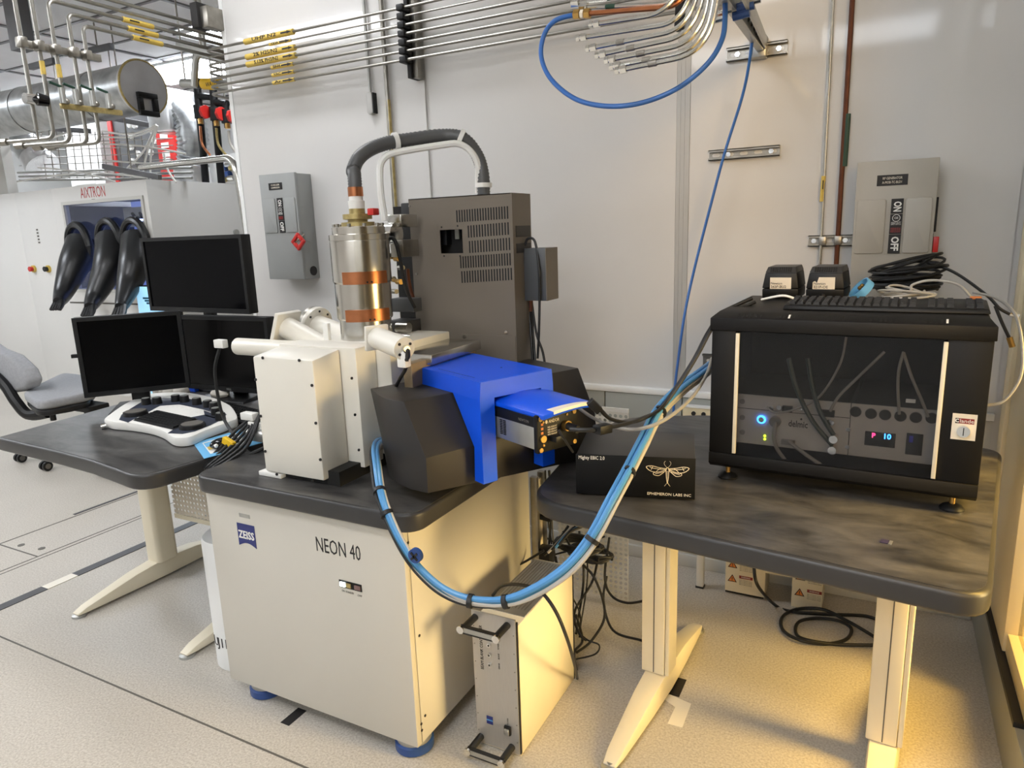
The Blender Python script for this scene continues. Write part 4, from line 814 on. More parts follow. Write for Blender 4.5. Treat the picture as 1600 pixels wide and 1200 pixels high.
tag(MB().tube(spline([Py(*p) for p in ((895, 630, 1.75), (925, 652, 1.66), (965, 668, 1.58), (1000, 670, 1.56), (1040, 655, 1.60), (1080, 622, 1.75), (1104, 585, 1.95), (1112, 560, 2.1))], 8), .0046, 8).build('grey_cable', 'grey_cable'), 'single light grey cable sagging behind the hose bundle', 'cable')
tag(MB().tube(spline([Py(*p) for p in ((873, 672, 1.318), (883, 688, 1.33), (895, 706, 1.42))], 6), .003, 8).build('data_lead', 'black_rubber'), 'short black data lead hanging from the silver camera', 'cable')
tag(MB().tube(spline([Py(*p) for p in ((770, 930, 1.60), (785, 915, 1.55), (815, 914, 1.50), (845, 925, 1.46), (868, 955, 1.44), (885, 995, 1.46), (897, 1035, 1.60), (902, 1060, 1.86))], 8), .0046, 8).build('power_lead', 'black_rubber'), 'black lead lying over the top of the silver controller', 'cable')
tag(MB().tube(spline([Py(*p) for p in ((791, 908, 1.9), (800, 890, 1.95), (825, 875, 2.0), (850, 860, 2.02))], 8), .0042, 8).build('power_lead', 'black_rubber'), 'black lead running behind the silver controller to the socket frame', 'cable')
# tangle hanging behind the controller
tg = thing('cable_tangle', 'tangle of black cables hanging under the table behind the silver controller', 'cables', (-.85, 2.05, .0))
TAN = [[(862, 800, 2.2), (866, 860, 2.15), (875, 900, 2.1), (905, 955, 2.1), (905, 1000, 2.1), (900, 1040, 2.05)], [(880, 830, 2.2), (900, 870, 2.15), (930, 905, 2.1), (945, 960, 2.1), (925, 1000, 2.05), (900, 1020, 2.0)],
       [(905, 830, 2.3), (912, 900, 2.2), (903, 970, 2.15), (900, 990, 2.1)], [(915, 845, 2.3), (918, 900, 2.2), (910, 960, 2.15), (905, 985, 2.1)], [(952, 840, 2.3), (945, 900, 2.2), (955, 930, 2.2), (980, 942, 2.15), (1018, 936, 2.1)],
       [(948, 900, 2.25), (943, 940, 2.2), (958, 985, 2.15), (1000, 1000, 2.1), (1018, 1005, 2.1)], [(900, 985, 2.05), (918, 1000, 2.0), (936, 1008, 2.0), (930, 1022, 1.95), (900, 1030, 1.9)], [(935, 870, 2.2), (925, 910, 2.2), (900, 950, 2.1), (898, 970, 2.1)],
       [(868, 870, 2.0), (875, 905, 1.95), (890, 950, 1.9), (905, 990, 1.95), (915, 1000, 2.0)], [(852, 735, 2.1), (855, 800, 2.1), (862, 850, 2.1)], [(858, 735, 2.12), (862, 790, 2.12), (858, 850, 2.1)],
       [(900, 960, 2.1), (910, 1000, 2.05), (897, 1020, 1.95), (902, 1050, 1.92), (908, 1045, 1.95)]]
for i, pts in enumerate(TAN): MB().tube(spline([Py(*p) for p in pts], 8), .0046 if i % 3 else .0030, 7).build('cable', 'black_rubber', tg)
for i, (x, y, Y, R) in enumerate(((922, 868, 2.25, .085), (905, 855, 2.2, .09))):
    p = Py(x, y, Y); pts = [(p[0]+R*(1+.06*math.sin(k*.7))*math.cos(k*.42), p[1]+.6*R*math.sin(k*.42), p[2]+.006*math.sin(k*.9)+.004*(k/15)) for k in range(75)]
    MB().tube(pts, .005, 7).build('coiled_cable', 'black_rubber', tg)
for k in range(5): MB().tube(spline([Py(850+6*k, 868-4*k, 2.06), Py(870+5*k, 848-4*k, 2.1), Py(888+6*k, 822, 2.16)], 6), .005, 7).build('cable', ('black_rubber', 'grey_hose', 'black_rubber', 'blue_hose', 'black_rubber')[k], tg)
for (x0, y0, x1, y1) in ((845, 872, 945, 838), (850, 838, 935, 880), (848, 850, 950, 865)): MB().tube([Py(x0, y0, 2.15), Py((x0+x1)/2, (y0+y1)/2+4, 2.17), Py(x1, y1, 2.2)], .0035, 7).build('cable', 'black_rubber', tg)
fc = thing('floor_cable', 'black power cable coiled loosely on the floor under the table', 'cable', Pz(1290, 970, 0))
pts = [Py(1178, 885, 2.45), Py(1184, 915, 2.4)]+[Pz(x, y, .006) for (x, y) in ((1212, 946), (1240, 956), (1300, 960), (1355, 963), (1390, 978), (1420, 985))]
MB().tube(spline(pts, 8), .006, 8).build('cable', 'black_rubber', fc)
lp = [(1386, 1008), (1350, 985), (1320, 968), (1285, 952), (1245, 952), (1222, 965), (1224, 985), (1250, 1000), (1290, 1006), (1322, 999), (1330, 982), (1310, 970), (1275, 966), (1248, 972), (1244, 990), (1262, 1000), (1310, 1007), (1386, 1008)]
MB().tube(spline([Pz(x, y, .007+.008*(i % 2)) for i, (x, y) in enumerate(lp)], 8), .006, 8).build('cable', 'black_rubber', fc)

# things under the table by the wall
wb_ = thing('pump_enclosure', 'cream bracket-shaped enclosure with warning stickers under the table', 'enclosure', (-.3, 2.66, 0))
Yw = 2.632
B(-.475, -.325, Yw, Yw+.12, .012, .42).build('side_panel', 'cream_leg', wb_, bevel=.002); B(-.228, -.120, Yw, Yw+.12, 0.0, .42).build('side_panel', 'cream_leg', wb_, bevel=.002); B(-.325, -.228, Yw, Yw+.12, .118, .42).build('bridge', 'cream_leg', wb_)
B(-.475, -.33, Yw+.01, Yw+.11, 0.0, .012).build('plinth_strip', 'ink', wb_)
def warn(x, z, hd):
    MB().prism([(0, 0), (.036, 0), (.018, .031)], 0, .0006, M=T((x, Yw, z)) @ FRONT).build('warning_triangle', 'ink', wb_, smooth=False)
    MB().prism([(.005, .003), (.031, .003), (.018, .0255)], 0, .0010, M=T((x, Yw, z)) @ FRONT).build('warning_triangle', 'orange', wb_, smooth=False)
    text('!', .02, T((x+.018, Yw-.0012, z+.0115)) @ FRONT, 'ink', wb_, bold=.0005)
    B(x+.044, x+.095, Yw-.0006, Yw, z+.020, z+.032).build('warning_header', hd, wb_)
    text('WARNING', .008, T((x+.069, Yw-.0011, z+.026)) @ FRONT, 'print_white' if hd == 'label_red' else 'ink', wb_, width=.034)
    for k in range(4): text('Risk of electric shock', .005, T((x+.069, Yw-.0004, z+.013-.0062*k)) @ FRONT, 'ink_grey', wb_, width=.048)
warn(-.466, .115, 'tag_yellow'); warn(-.466, .055, 'label_red'); warn(-.218, .115, 'tag_yellow'); warn(-.218, .050, 'label_red')
wp = thing('slim_post', 'slim white square post standing under the table near the wall', 'post', (-.573, 2.64, 0))
B(-.588, -.560, 2.627, 2.655, .006, .68).build('post', 'white_paint', wp, bevel=.002); B(-.590, -.558, 2.625, 2.657, 0, .008).build('end_cap', 'ink', wp)
ot = thing('outlet_strip', 'beige wall outlet strip seen between table and rack', 'outlet', (-.62, 2.75, .69))
B(-.69, -.40, 2.765, 2.784, .672, .716).build('channel', 'frame_cream', ot, bevel=.002); B(-.69, -.40, 2.76, 2.784, .716, .724).build('cover', 'white_paint', ot)
for x in (-.645, -.605, -.565): MB().cyl((x, 2.765, .692), (x, 2.760, .692), .009, seg=12).build('socket', 'ink', ot)

# ================================================================== LEFT DESK
DZ = .757
dk = thing('operator_desk', 'dark grey operator desk with cream splayed legs left of the microscope', 'desk', (-2.4, 1.85, 0))
A_, C_ = Pz(3, 685, DZ), Pz(243, 757, DZ)
fpts = [Pz(x, y, DZ)[:2] for (x, y) in ((3, 686), (50, 697), (100, 710), (150, 724), (190, 735))]
dpoly = [(-2.872, 1.312)]+[p for p in fpts[1:]]
dp = [(-2.875, 1.308), (-2.66, 1.300), (-2.45, 1.292), (-2.25, 1.277), (-2.06, 1.248), (-1.925, 1.225), (-1.890, 1.50), (-1.86, 2.02), (-2.0, 2.45), (-3.02, 2.45)]
dr_ = [.012, 0, 0, 0, 0, .09, .05, .05, .1, .1]
MB().prism(round_poly(dp, dr_), DZ-.05, DZ).build('top', 'charcoal', dk, bevel=.009, bseg=3)
MB().prism([(-2.4+(p[0]+2.4)*.985, 1.85+(p[1]-1.85)*.985) for p in round_poly(dp, dr_)], DZ, DZ+.0008).build('top_surface', 'laminate', dk)
for (x, y) in ((-2.745, 1.80), (-2.105, 1.80)):
    M, vs, fs = leg(x, y, 0); f = MB().add(vs, fs, M).build('foot', 'cream_leg', dk, bevel=.004)
    for yy in (-.385, .375): MB().lathe([(.028, 0), (.026, .008), (.01, .014), (.01, .02)], 16, M @ T((0, yy, 0))).build('foot_pad', 'alu', f)
    MB().prism(rrect(-.045, .045, -.05, .05, .02, 4), .08, DZ-.05, M=M).build('column', 'cream_leg', dk)
B(-2.70, -1.86, 1.855, 1.858, .27, .70).build('modesty_panel', 'perf_beige', dk); B(-2.70, -1.86, 1.852, 1.861, .255, .275).build('panel_edge', 'cream_leg', dk)
bn = thing('white_canister', 'white cylindrical canister with black letters behind the plinth corner', 'canister', (-1.905, 1.515, 0))
MB().lathe([(.100, .0), (.105, .004), (.105, .46), (.10, .47)], 36, T((-1.905, 1.515, 0))).build('body', 'white_paint', bn)
for i, chx in enumerate('UJII'):
    a = math.radians(-93+9.5*i-14); text(chx, .05, T((-1.905+.1055*math.cos(a), 1.515+.1055*math.sin(a), .105)) @ RZ(math.degrees(a)+90) @ FRONT, 'ink', bn)

# monitors
def monitor(label, P, rz, Wd, Hh, m, stand, brand=None, tilt=0):
    t = thing('monitor', label, 'monitor', (P[0], P[1], DZ+.001), rz, 'monitors on the operator desk', world=False)
    z0 = P[2]-DZ; M = T((0, 0, z0))
    bz = .016
    MB().box(-Wd/2, Wd/2, .004, .045, 0, Hh, M=M).build('housing', 'black_plastic', t, bevel=.004)
    fr = MB()
    for a in ((-Wd/2, Wd/2, 0, bz+.004), (-Wd/2, Wd/2, Hh-bz, Hh), (-Wd/2, -Wd/2+bz, bz, Hh-bz), (Wd/2-bz, Wd/2, bz, Hh-bz)): fr.box(a[0], a[1], -.006, .006, a[2], a[3], M=M)
    f = fr.build('bezel', 'black_plastic', t)
    MB().box(-Wd/2+bz, Wd/2-bz, -.001, .004, bz, Hh-bz, M=M).build('screen', m, t, smooth=False)
    if brand: text(brand, .012, M @ T((0, -.0065, .010)) @ FRONT, 'alu', f)
    if stand:
        MB().box(-.035, .035, .046, .075, -z0+.016, .2, M=M).build('stand_neck', 'black_plastic', t, bevel=.004)
        MB().hexa([(-.12, -.05, 0), (.12, -.05, 0), (.11, .12, 0), (-.11, .12, 0)], [(-.11, -.045, .008), (.11, -.045, .008), (.09, .11, .02), (-.09, .11, .02)]).build('stand_base', 'black_plastic', t, bevel=.003)
    return t
ml = (Vector(Pz(133, 622, .83))+Vector(Pz(297, 605, .83)))/2; angm = math.atan2(.302, .255)
t = monitor('switched-off black monitor turned to the right on the desk, lower left', ml, angm, .397, .328, 'screen', True); B(-.04, .04, -.003, .003, .389, .396).build('bezel_sticker', 'alu', t)
B(-.222, -.197, .0, .02, .24, .254).build('side_tab', 'black_plastic', t)
t2 = monitor('switched-off black monitor facing the camera on the desk, lower right', (-2.497, 2.06, .797), math.radians(4), .505, .328, 'screen2', True, 'DELL')
t3 = monitor('large switched-off wide monitor mounted above the other two', (-2.725, 2.13, 1.13), math.radians(-1), .672, .335, 'screen', False)
B(-.03, .03, .046, .075, .0, .55).build('support_pole', 'black_plastic', t3, bevel=.003); B(-.1, .1, .0, .12, 0.0, .012).build('support_base', 'black_plastic', t3, bevel=.003)

# control console with knobs
cn = thing('control_console', 'white curved microscope control console with black knobs and inset keyboard', 'console', (-2.35, 1.65, DZ))
def cpt(x, y, z=.012): return Pz(x, y, DZ+z)
out = [cpt(164, 664), cpt(170, 658), cpt(195, 640), cpt(222, 627), cpt(245, 622), cpt(290, 621), cpt(330, 628), cpt(352, 637), cpt(364, 645), cpt(372, 661), cpt(360, 668), cpt(322, 682), cpt(300, 692), cpt(280, 694), cpt(268, 691), cpt(255, 682), cpt(235, 675), cpt(205, 670), cpt(180, 668)]
pl2 = [(p[0], p[1]) for p in out]; cxx = sum(p[0] for p in pl2)/len(pl2); cyy = sum(p[1] for p in pl2)/len(pl2)
sm = [(a[0], a[1]) for a in spline([(p[0], p[1], 0) for p in pl2+[pl2[0]]], 4)[:-1]]
MB().prism(sm, DZ+.002, DZ+.036).build('case', 'white_plastic', cn, bevel=.006)
MB().prism([(cxx+(p[0]-cxx)*.9, cyy+(p[1]-cyy)*.9) for p in sm], DZ+.0009, DZ+.004).build('underside', 'black_rubber', cn)
ZK = DZ+.0365
def kp(x, y): return Pz(x, y, ZK)[:2]
def flat(px, m, name, z0, z1): return MB().prism([kp(*p) for p in px], z0, z1).build(name, m, cn, smooth=False)
mat('console_navy', (48, 54, 68), .45)
flat([(186, 656), (190, 648), (205, 638), (225, 626), (250, 622), (290, 622), (325, 630), (345, 638), (354, 648), (345, 656), (320, 650), (318, 640), (280, 632), (250, 634), (235, 642), (215, 652), (200, 660)], 'console_navy', 'control_panel', ZK, ZK+.0008)
flat([(262, 677), (285, 662), (300, 652), (320, 648), (348, 655), (330, 664), (305, 674), (285, 678)], 'console_navy', 'control_panel', ZK, ZK+.0008)
flat([(208, 657), (245, 641), (310, 655), (272, 672)], 'black_plastic', 'keyboard_well', ZK, ZK+.0010)
pa, pb, pc, pd = [Vector(kp(*p)) for p in ((211, 657), (246, 643), (306, 656), (271, 670))]; kproto = None
for r in range(6):
    for c in range(14):
        s, t = (r+.5)/6, (c+.5)/14; q = (pa*(1-s)+pb*s)*(1-t)+(pd*(1-s)+pc*s)*t
        if kproto is None: kproto = MB().hexa([(-.010, -.010, 0), (.010, -.010, 0), (.010, .010, 0), (-.010, .010, 0)], [(-.008, -.008, .006), (.008, -.008, .006), (.008, .008, .006), (-.008, .008, .006)]).build('key', 'black_plastic', cn); o = kproto; M0 = o.matrix_parent_inverse.copy()
        else: o = kproto.copy(); COL.objects.link(o)
        o.location = (q[0], q[1], ZK+.001)
for (x, y) in ((229, 632), (246, 631), (275, 627), (289, 628), (308, 632), (325, 636), (335, 639), (338, 648), (345, 656)):
    p = kp(x, y); o = MB().lathe([(.019, 0), (.017, .026), (.014, .028)], 20, T((p[0], p[1], ZK))).build('knob', 'black_plastic', cn); MB().lathe([(.0145, .0275), (.0145, .0288)], 20, T((p[0], p[1], ZK))).build('knob_cap', 'alu', o)
for (x, y) in ((212, 648), (301, 668)):
    p = kp(x, y); o = MB().lathe([(.045, .0), (.043, .014), (.038, .016)], 28, T((p[0], p[1], ZK))).build('track_dial', 'black_plastic', cn); MB().lathe([(.037, .0158), (.037, .0168)], 28, T((p[0], p[1], ZK))).build('dial_face', 'ink_grey', o)
for (a, b) in (((262, 634), (272, 635)), ((280, 637), (300, 640)), ((305, 644), (318, 647)), ((318, 641), (330, 645)), ((286, 634), (300, 637))):
    p, q = kp(*a), kp(*b); MB().tube([(p[0], p[1], ZK+.001), (q[0], q[1], ZK+.001)], .0012, 5).build('panel_line', 'print_white', cn)
pq = Pz(158, 667, DZ+.012); cq = Pz(166, 665, DZ+.014); o = MB().cyl(pq, cq, .012, seg=14).build('coax_socket', 'chrome', cn)
# small things on the desk
a = Pz(330, 655, DZ); keyboard('keyboard', 'black keyboard on the desk beneath the lower right monitor', (-2.42, 1.84), .42, .13, math.radians(-12), DZ+.0009, 'black_plastic')
fly = [Pz(302, 693, DZ+.001), Pz(319, 717, DZ+.001), Pz(410, 692, DZ+.001), Pz(375, 672, DZ+.001)]
fl_ = MB().prism([p[:2] for p in fly], DZ+.0008, DZ+.0025).build('leaflet', 'sky_blue'); tag(fl_, 'light blue printed leaflet on the desk under black cables', 'leaflet')
fc_ = (Vector(fly[0])+Vector(fly[1])+Vector(fly[2])+Vector(fly[3]))/4
for k, (s, m) in enumerate(((.72, 'print_white'), (.45, 'tag_yellow'), (.25, 'sky_blue'))): MB().prism([(fc_[0]-.02*k+(p[0]-fc_[0])*s, fc_[1]-.012*k+(p[1]-fc_[1])*s) for p in fly], DZ+.0025, DZ+.0027+.0001*k).build('print', m, fl_, smooth=False)
ms = thing('computer_mouse', 'black mouse with yellow tagged cable on the blue leaflet', 'mouse', Pz(345, 690, DZ))
p = Pz(345, 692, DZ+.018); MB().ball((p[0], p[1], DZ+.018), .026, 14, (1.0, 1.6, .65)).build('shell', 'black_gloss', ms); MB().ball((p[0]+.02, p[1]-.035, DZ+.02), .007, 8).build('wheel', 'white_plastic', ms)
db = thing('desk_cable_bundle', 'thick bundle of black cables across the gap between desk and plinth', 'cables', Pz(340, 725, DZ))
for k in range(6):
    o_ = .008*k; MB().tube(spline([Py(402+2*k, 648-3*k, 1.66), Py(374+3*k, 668+5*k, 1.60-.012*k), Py(346+3*k, 698+4*k, 1.52-.012*k), Py(322+3*k, 722+2*k, 1.45-.008*k), Py(316+3*k, 731+k, 1.43), Py(338, 728-2*k, 1.46), Py(375, 716-3*k, 1.50+.012*k), Py(412, 700+5*k, 1.56)], 8), .0058, 7).build('cable', 'black_rubber', db)
p0, p1 = Py(350, 684, 1.53), Py(366, 694, 1.53); MB().box(-.008, .008, -.018, .006, 0, (Vector(p1)-Vector(p0)).length, M=frame_to(p0, p1)).build('yellow_tag', 'yellow', db, bevel=.002)
for (x, y) in ((390, 650), (402, 664)): q = Py(x, y, 1.62); B(q[0]-.03, q[0]+.03, q[1]-.015, q[1]+.015, q[2]-.013, q[2]+.013, M=None).build('white_plug', 'white_plastic', db, bevel=.004)
q = Py(403, 680, 1.6); MB().cyl((q[0]-.035, q[1], q[2]), (q[0]+.04, q[1], q[2]), .022, seg=18).build('metal_plug', 'alu', db)
tag(MB().tube(spline([Py(343, 545, 1.60), Py(336, 575, 1.60), Py(339, 610, 1.60), Py(348, 650, 1.60), Py(362, 675, 1.58), Py(372, 690, 1.56)], 8), .0055, 8).build('detector_cable', 'black_rubber'), 'black cable hanging in front of the lower right monitor from the white plug', 'cable')
tag(MB().tube(spline([Py(630, 566, 1.44), Py(638, 558, 1.43), Py(637, 548, 1.42), Py(634, 575, 1.46), Py(626, 590, 1.50), Py(618, 605, 1.56)], 8), .005, 8).build('motor_cable', 'black_rubber'), 'black cable curling from the white plug in front of the steel column', 'cable')
gl = thing('glove_bag', 'crumpled grey plastic bag behind the console', 'bag', Pz(265, 618, DZ)); p = Pz(262, 622, DZ)
rb = random.Random(4)
for k in range(4): MB().ball((p[0]-.05+.04*k, p[1]+.02*rb.random(), DZ+.030), .032+.006*rb.random(), 9, (1.2, 1, .85)).build('fold', 'grey_hose', gl)
p = Pz(318, 612, DZ); B(p[0]-.12, p[0]-.02, p[1]-.03, p[1]+.04, DZ+.001, DZ+.06).build('packet', 'blue', gl, bevel=.006)
p = Pz(330, 633, DZ); tag(MB().ball((p[0]-.06, p[1]+.10, DZ+.024), .034, 14, (1.5, 1.0, .65)).build('grey_mouse', 'grey_hose'), 'pale grey mouse behind the console knobs', 'mouse')

# lit monitor far behind the upper monitor
sm_ = thing('lit_monitor', 'pale blue lit screen partly hidden behind the upper black monitor', 'monitor', Py(235, 480, 3.9))
a, b = Py(211, 446, 3.9), Py(300, 640, 3.9); B(a[0], b[0], 3.9, 3.94, b[2], a[2]).build('housing', 'black_plastic', sm_); B(a[0]+.01, b[0]-.01, 3.894, 3.9, b[2]+.01, a[2]-.01).build('screen', 'screen_lit', sm_, smooth=False)
for k in range(3): q = Py(229+3*k, 466+4*k, 3.893); B(q[0]-.05, q[0]+.05, 3.892, 3.894, q[2]-.008, q[2]+.008).build('screen_text', 'teal_hose', sm_)
B(a[0]+.3, b[0]-.3, 3.9, 3.96, 0, b[2]).build('stand', 'black_plastic', sm_)

# ================================================================== OFFICE CHAIR
hub = (-4.60, 2.66)
oc = thing('office_chair', 'grey fabric office chair with black base at the left edge', 'chair', (hub[0], hub[1], 0))
sc = Pz(95, 618, .50)
MB().prism(round_poly([Pz(36, 622, .47)[:2], Pz(60, 640, .47)[:2], Pz(150, 622, .47)[:2], Pz(160, 598, .47)[:2], Pz(100, 590, .47)[:2]], [.1, .1, .12, .12, .14]), .455, .515).build('seat', 'fabric_grey', oc, bevel=.02, bseg=3)
MB().prism(round_poly([Pz(40, 628, .44)[:2], Pz(60, 648, .44)[:2], Pz(135, 635, .44)[:2], Pz(160, 604, .44)[:2], Pz(100, 596, .44)[:2]], [.1, .1, .12, .12, .14]), .42, .456).build('seat_shell', 'black_plastic', oc, bevel=.01)
bc = Vector(Py(14, 580, 2.5)); bk = MB()
bo = [Py(x, y, 2.5) for (x, y) in ((-40, 520), (-5, 545), (20, 555), (42, 576), (50, 594), (46, 605), (25, 613), (5, 596), (-30, 570))]
bk.hexa([(p[0], p[1]-.03, p[2]) for p in bo], [(p[0]+.05, p[1]+.05, p[2]) for p in bo]); bk.build('backrest', 'fabric_grey', oc, bevel=.02, bseg=3)
MB().tube(spline([Py(-20, 575, 2.45), Py(8, 602, 2.45), Py(25, 628, 2.45), Py(45, 648, 2.47), Py(75, 645, 2.5)], 6), .035, 10).build('back_strut', 'black_plastic', oc)
MB().cyl((hub[0], hub[1], .09), (hub[0], hub[1], .44), .032, seg=16).build('gas_lift', 'black_plastic', oc); B(hub[0]-.16, hub[0]+.12, hub[1]-.07, hub[1]+.07, .38, .425).build('mechanism', 'black_plastic', oc, bevel=.01)
q = Py(83, 652, 2.5); MB().cyl((q[0], q[1], q[2]-.02), (q[0], q[1], q[2]+.03), .018, seg=12).build('adjust_knob', 'black_plastic', oc)
for (x, y) in (Pz(33, 722, 0)[:2], Pz(73, 735, 0)[:2], Pz(163, 745, 0)[:2], Pz(201, 759, 0)[:2], (-4.75, 3.1)):
    MB().tube([(hub[0], hub[1], .10), (hub[0]*.4+x*.6, hub[1]*.4+y*.6, .095), (x, y, .075)], .022, 8, radii=[.03, .024, .018]).build('base_arm', 'black_plastic', oc)
    for s in (-1, 1): o = MB().cyl((x-.008*s, y, .032), (x-.028*s, y, .032), .031, seg=18).build('caster', 'black_plastic', oc); MB().cyl((x-.028*s, y, .032), (x-.029*s, y, .032), .018, seg=14).build('caster_hub', 'ink_grey', o)

# ================================================================== ON THE BACK WALL
def safety_switch(name, label, x0, x1, z0, z1, d, m, lines, lever):
    t = thing(name, label, 'switch box', ((x0+x1)/2, WY, z0), group='grey disconnect switches on the wall')
    Yf = WY-d; W_, H_ = x1-x0, z1-z0
    B(x0+.006, x1-.004, Yf+.018, WY, z0, z1-.003).build('body', m, t, bevel=.003); cvr = B(x0, x1, Yf, Yf+.018, z0+.002, z1).build('cover', m, t, bevel=.003)
    zr1, zr0 = z1-H_*.225, z1-H_*(.55 if H_ < .6 else .55)
    MB().prism(rrect(x0+W_*.03, x0+W_*.40, zr0, zr1, .008, 4), 0, .005, M=T((0, Yf, 0)) @ FRONT).build('embossed_panel', m, cvr, bevel=.003); MB().prism(rrect(x0+W_*.64, x1-W_*.04, zr0, zr1, .008, 4), 0, .005, M=T((0, Yf, 0)) @ FRONT).build('embossed_panel', m, cvr, bevel=.003)
    npz = z1-H_*.115; np_ = B(x0+W_*.26, x0+W_*.64, Yf-.0015, Yf, npz-.017, npz+.017).build('name_plate', 'ink', t)
    for i, s in enumerate(lines): text(s, .011, T((x0+W_*.45, Yf-.002, npz+.006-.013*i)) @ FRONT, 'sticker', np_, width=W_*.24)
    sx0, sx1 = x0+W_*.46, x0+W_*.61; hz = (zr1-zr0)
    def plate(a, b, nm): return B(sx0, sx1, Yf-.004, Yf, a, b).build(nm, 'ink', t)
    pon = plate(zr1-hz*.27, zr1, 'on_plate'); pm = plate(zr1-hz*.64, zr1-hz*.28, 'maker_plate'); pof = plate(zr0, zr1-hz*.65, 'off_plate')
    c = (sx0+sx1)/2; w_ = (sx1-sx0)
    text('ON', w_*.72, T((c, Yf-.0045, zr1-hz*.145)) @ FRONT @ RZ(-90), 'print_white', pon, bold=.0008, width=hz*.18, squash=1.2)
    text('OFF', w_*.72, T((c, Yf-.0045, zr0+hz*.18)) @ FRONT @ RZ(-90), 'print_white', pof, bold=.0008, width=hz*.26, squash=1.2)
    MB().tube([(c+.011*math.cos(a), Yf-.0045, zr1-hz*.35+.011*math.sin(a)) for a in [k*math.pi/8 for k in range(17)]], .0009, 5).build('round_logo', 'print_white', pm)
    text('GE', .010, T((c, Yf-.0045, zr1-hz*.35)) @ FRONT, 'print_white', pm)
    for k, s in enumerate(('HEAVY DUTY', 'SAFETY SWITCH')): text(s, .007, T((c, Yf-.0045, zr1-hz*(.435+.03*k))) @ FRONT, 'print_white', pm, width=w_*.8)
    for k in range(3): text('DANGER HIGH VOLTAGE', .006, T((c, Yf-.0045, zr1-hz*(.54+.03*k))) @ FRONT, 'aix_red', pm, width=w_*.8)
    return t, Yf
t, Yf = safety_switch('safety_switch', 'grey GE safety switch with red pull handle left of the steel column', -2.845, -2.603, 1.235, 1.76, .12, 'grey_box', ('CHILLER', 'COMPRESSOR'), 'loop')
xs = -2.603
MB().prism([(Yf+.012, 1.60), (Yf+.012, 1.49), (Yf+.04, 1.43), (Yf+.075, 1.42), (Yf+.11, 1.50), (Yf+.11, 1.60)], 0, .003, M=T((xs-.004, 0, 0)) @ Matrix(((0, 0, 1, 0), (1, 0, 0, 0), (0, 1, 0, 0), (0, 0, 0, 1)))).build('side_plate', 'grey_box', t)
hm = T((xs+.012, Yf-.028, 1.425)) @ RX(90) @ RZ(45); h = MB()
for a in ((-.032, .032, -.032, -.016), (-.032, .032, .016, .032), (-.032, -.016, -.016, .016), (.016, .032, -.016, .016)): h.box(a[0], a[1], a[2], a[3], -.008, .008, M=hm)
h.build('pull_handle', 'red', t, bevel=.003); MB().cyl((xs-.012, Yf-.03, 1.42), (xs, Yf+.03, 1.46), .006, seg=10).build('handle_arm', 'steel_dull', t)
MB().cyl((xs-.004, WY-.045, 1.275), (xs-.001, WY-.045, 1.275), .024, seg=20).build('knockout_hole', 'ink', t)
t, Yf = safety_switch('safety_switch', 'grey GE safety switch with red lever behind the rack', -.103, .132, 1.08, 1.622, .12, 'grey_box_warm', ('RF GENERATOR', 'A-MOB-TC-BLD1'), 'lever')
B(.134, .140, Yf+.03, Yf+.04, 1.39, 1.50).build('lever_slot', 'ink', t); B(.134, .150, Yf+.01, Yf+.03, 1.325, 1.375).build('red_lever', 'red', t, bevel=.002); B(.1325, .1335, Yf+.02, Yf+.03, 1.375, 1.385).build('side_hole', 'ink', t)

def strut(label, x0, x1, z0, z1, bolts):
    t = thing('wall_strut', label, 'channel', ((x0+x1)/2, WY, z0), group='slotted channels on the wall'); d = .021
    m = MB().box(x0, x1, WY-.003, WY, z0, z1).box(x0, x1, WY-d, WY-.003, z0, z0+.003).box(x0, x1, WY-d, WY-.003, z1-.003, z1).box(x0, x1, WY-d, WY-d+.003, z0, z0+.008).box(x0, x1, WY-d, WY-d+.003, z1-.008, z1)
    m.build('channel', 'steel_dull', t)
    n = max(3, int((x1-x0)/.05))
    for k in range(n):
        x = x0+(k+.5)*(x1-x0)/n; MB().prism(rrect(x-.014, x+.014, (z0+z1)/2-.006, (z0+z1)/2+.006, .0055, 4), 0, .0006, M=T((0, WY-.003, 0)) @ FRONT).build('slot', 'wall', t)
    for f in bolts: x = x0+f*(x1-x0); MB().cyl((x, WY-.003, (z0+z1)/2), (x, WY-.010, (z0+z1)/2), .009, seg=6).build('bolt', 'chrome', t)
    return t
strut('slotted steel channel on the wall crossed by the thin blue cable', -.615, -.363, 1.672, 1.709, (.28, .88))
strut('dark slotted channel on the wall below the fittings bracket', -.560, -.353, 2.010, 2.057, (.18, .86))
strut('short slotted channel on the wall between adapters and right switch box', -.251, -.104, 1.348, 1.387, (.12, .82))
strut('short slotted channel on the wall hidden behind the rack left edge', -.62, -.45, 0.88, 0.935, (.2,))

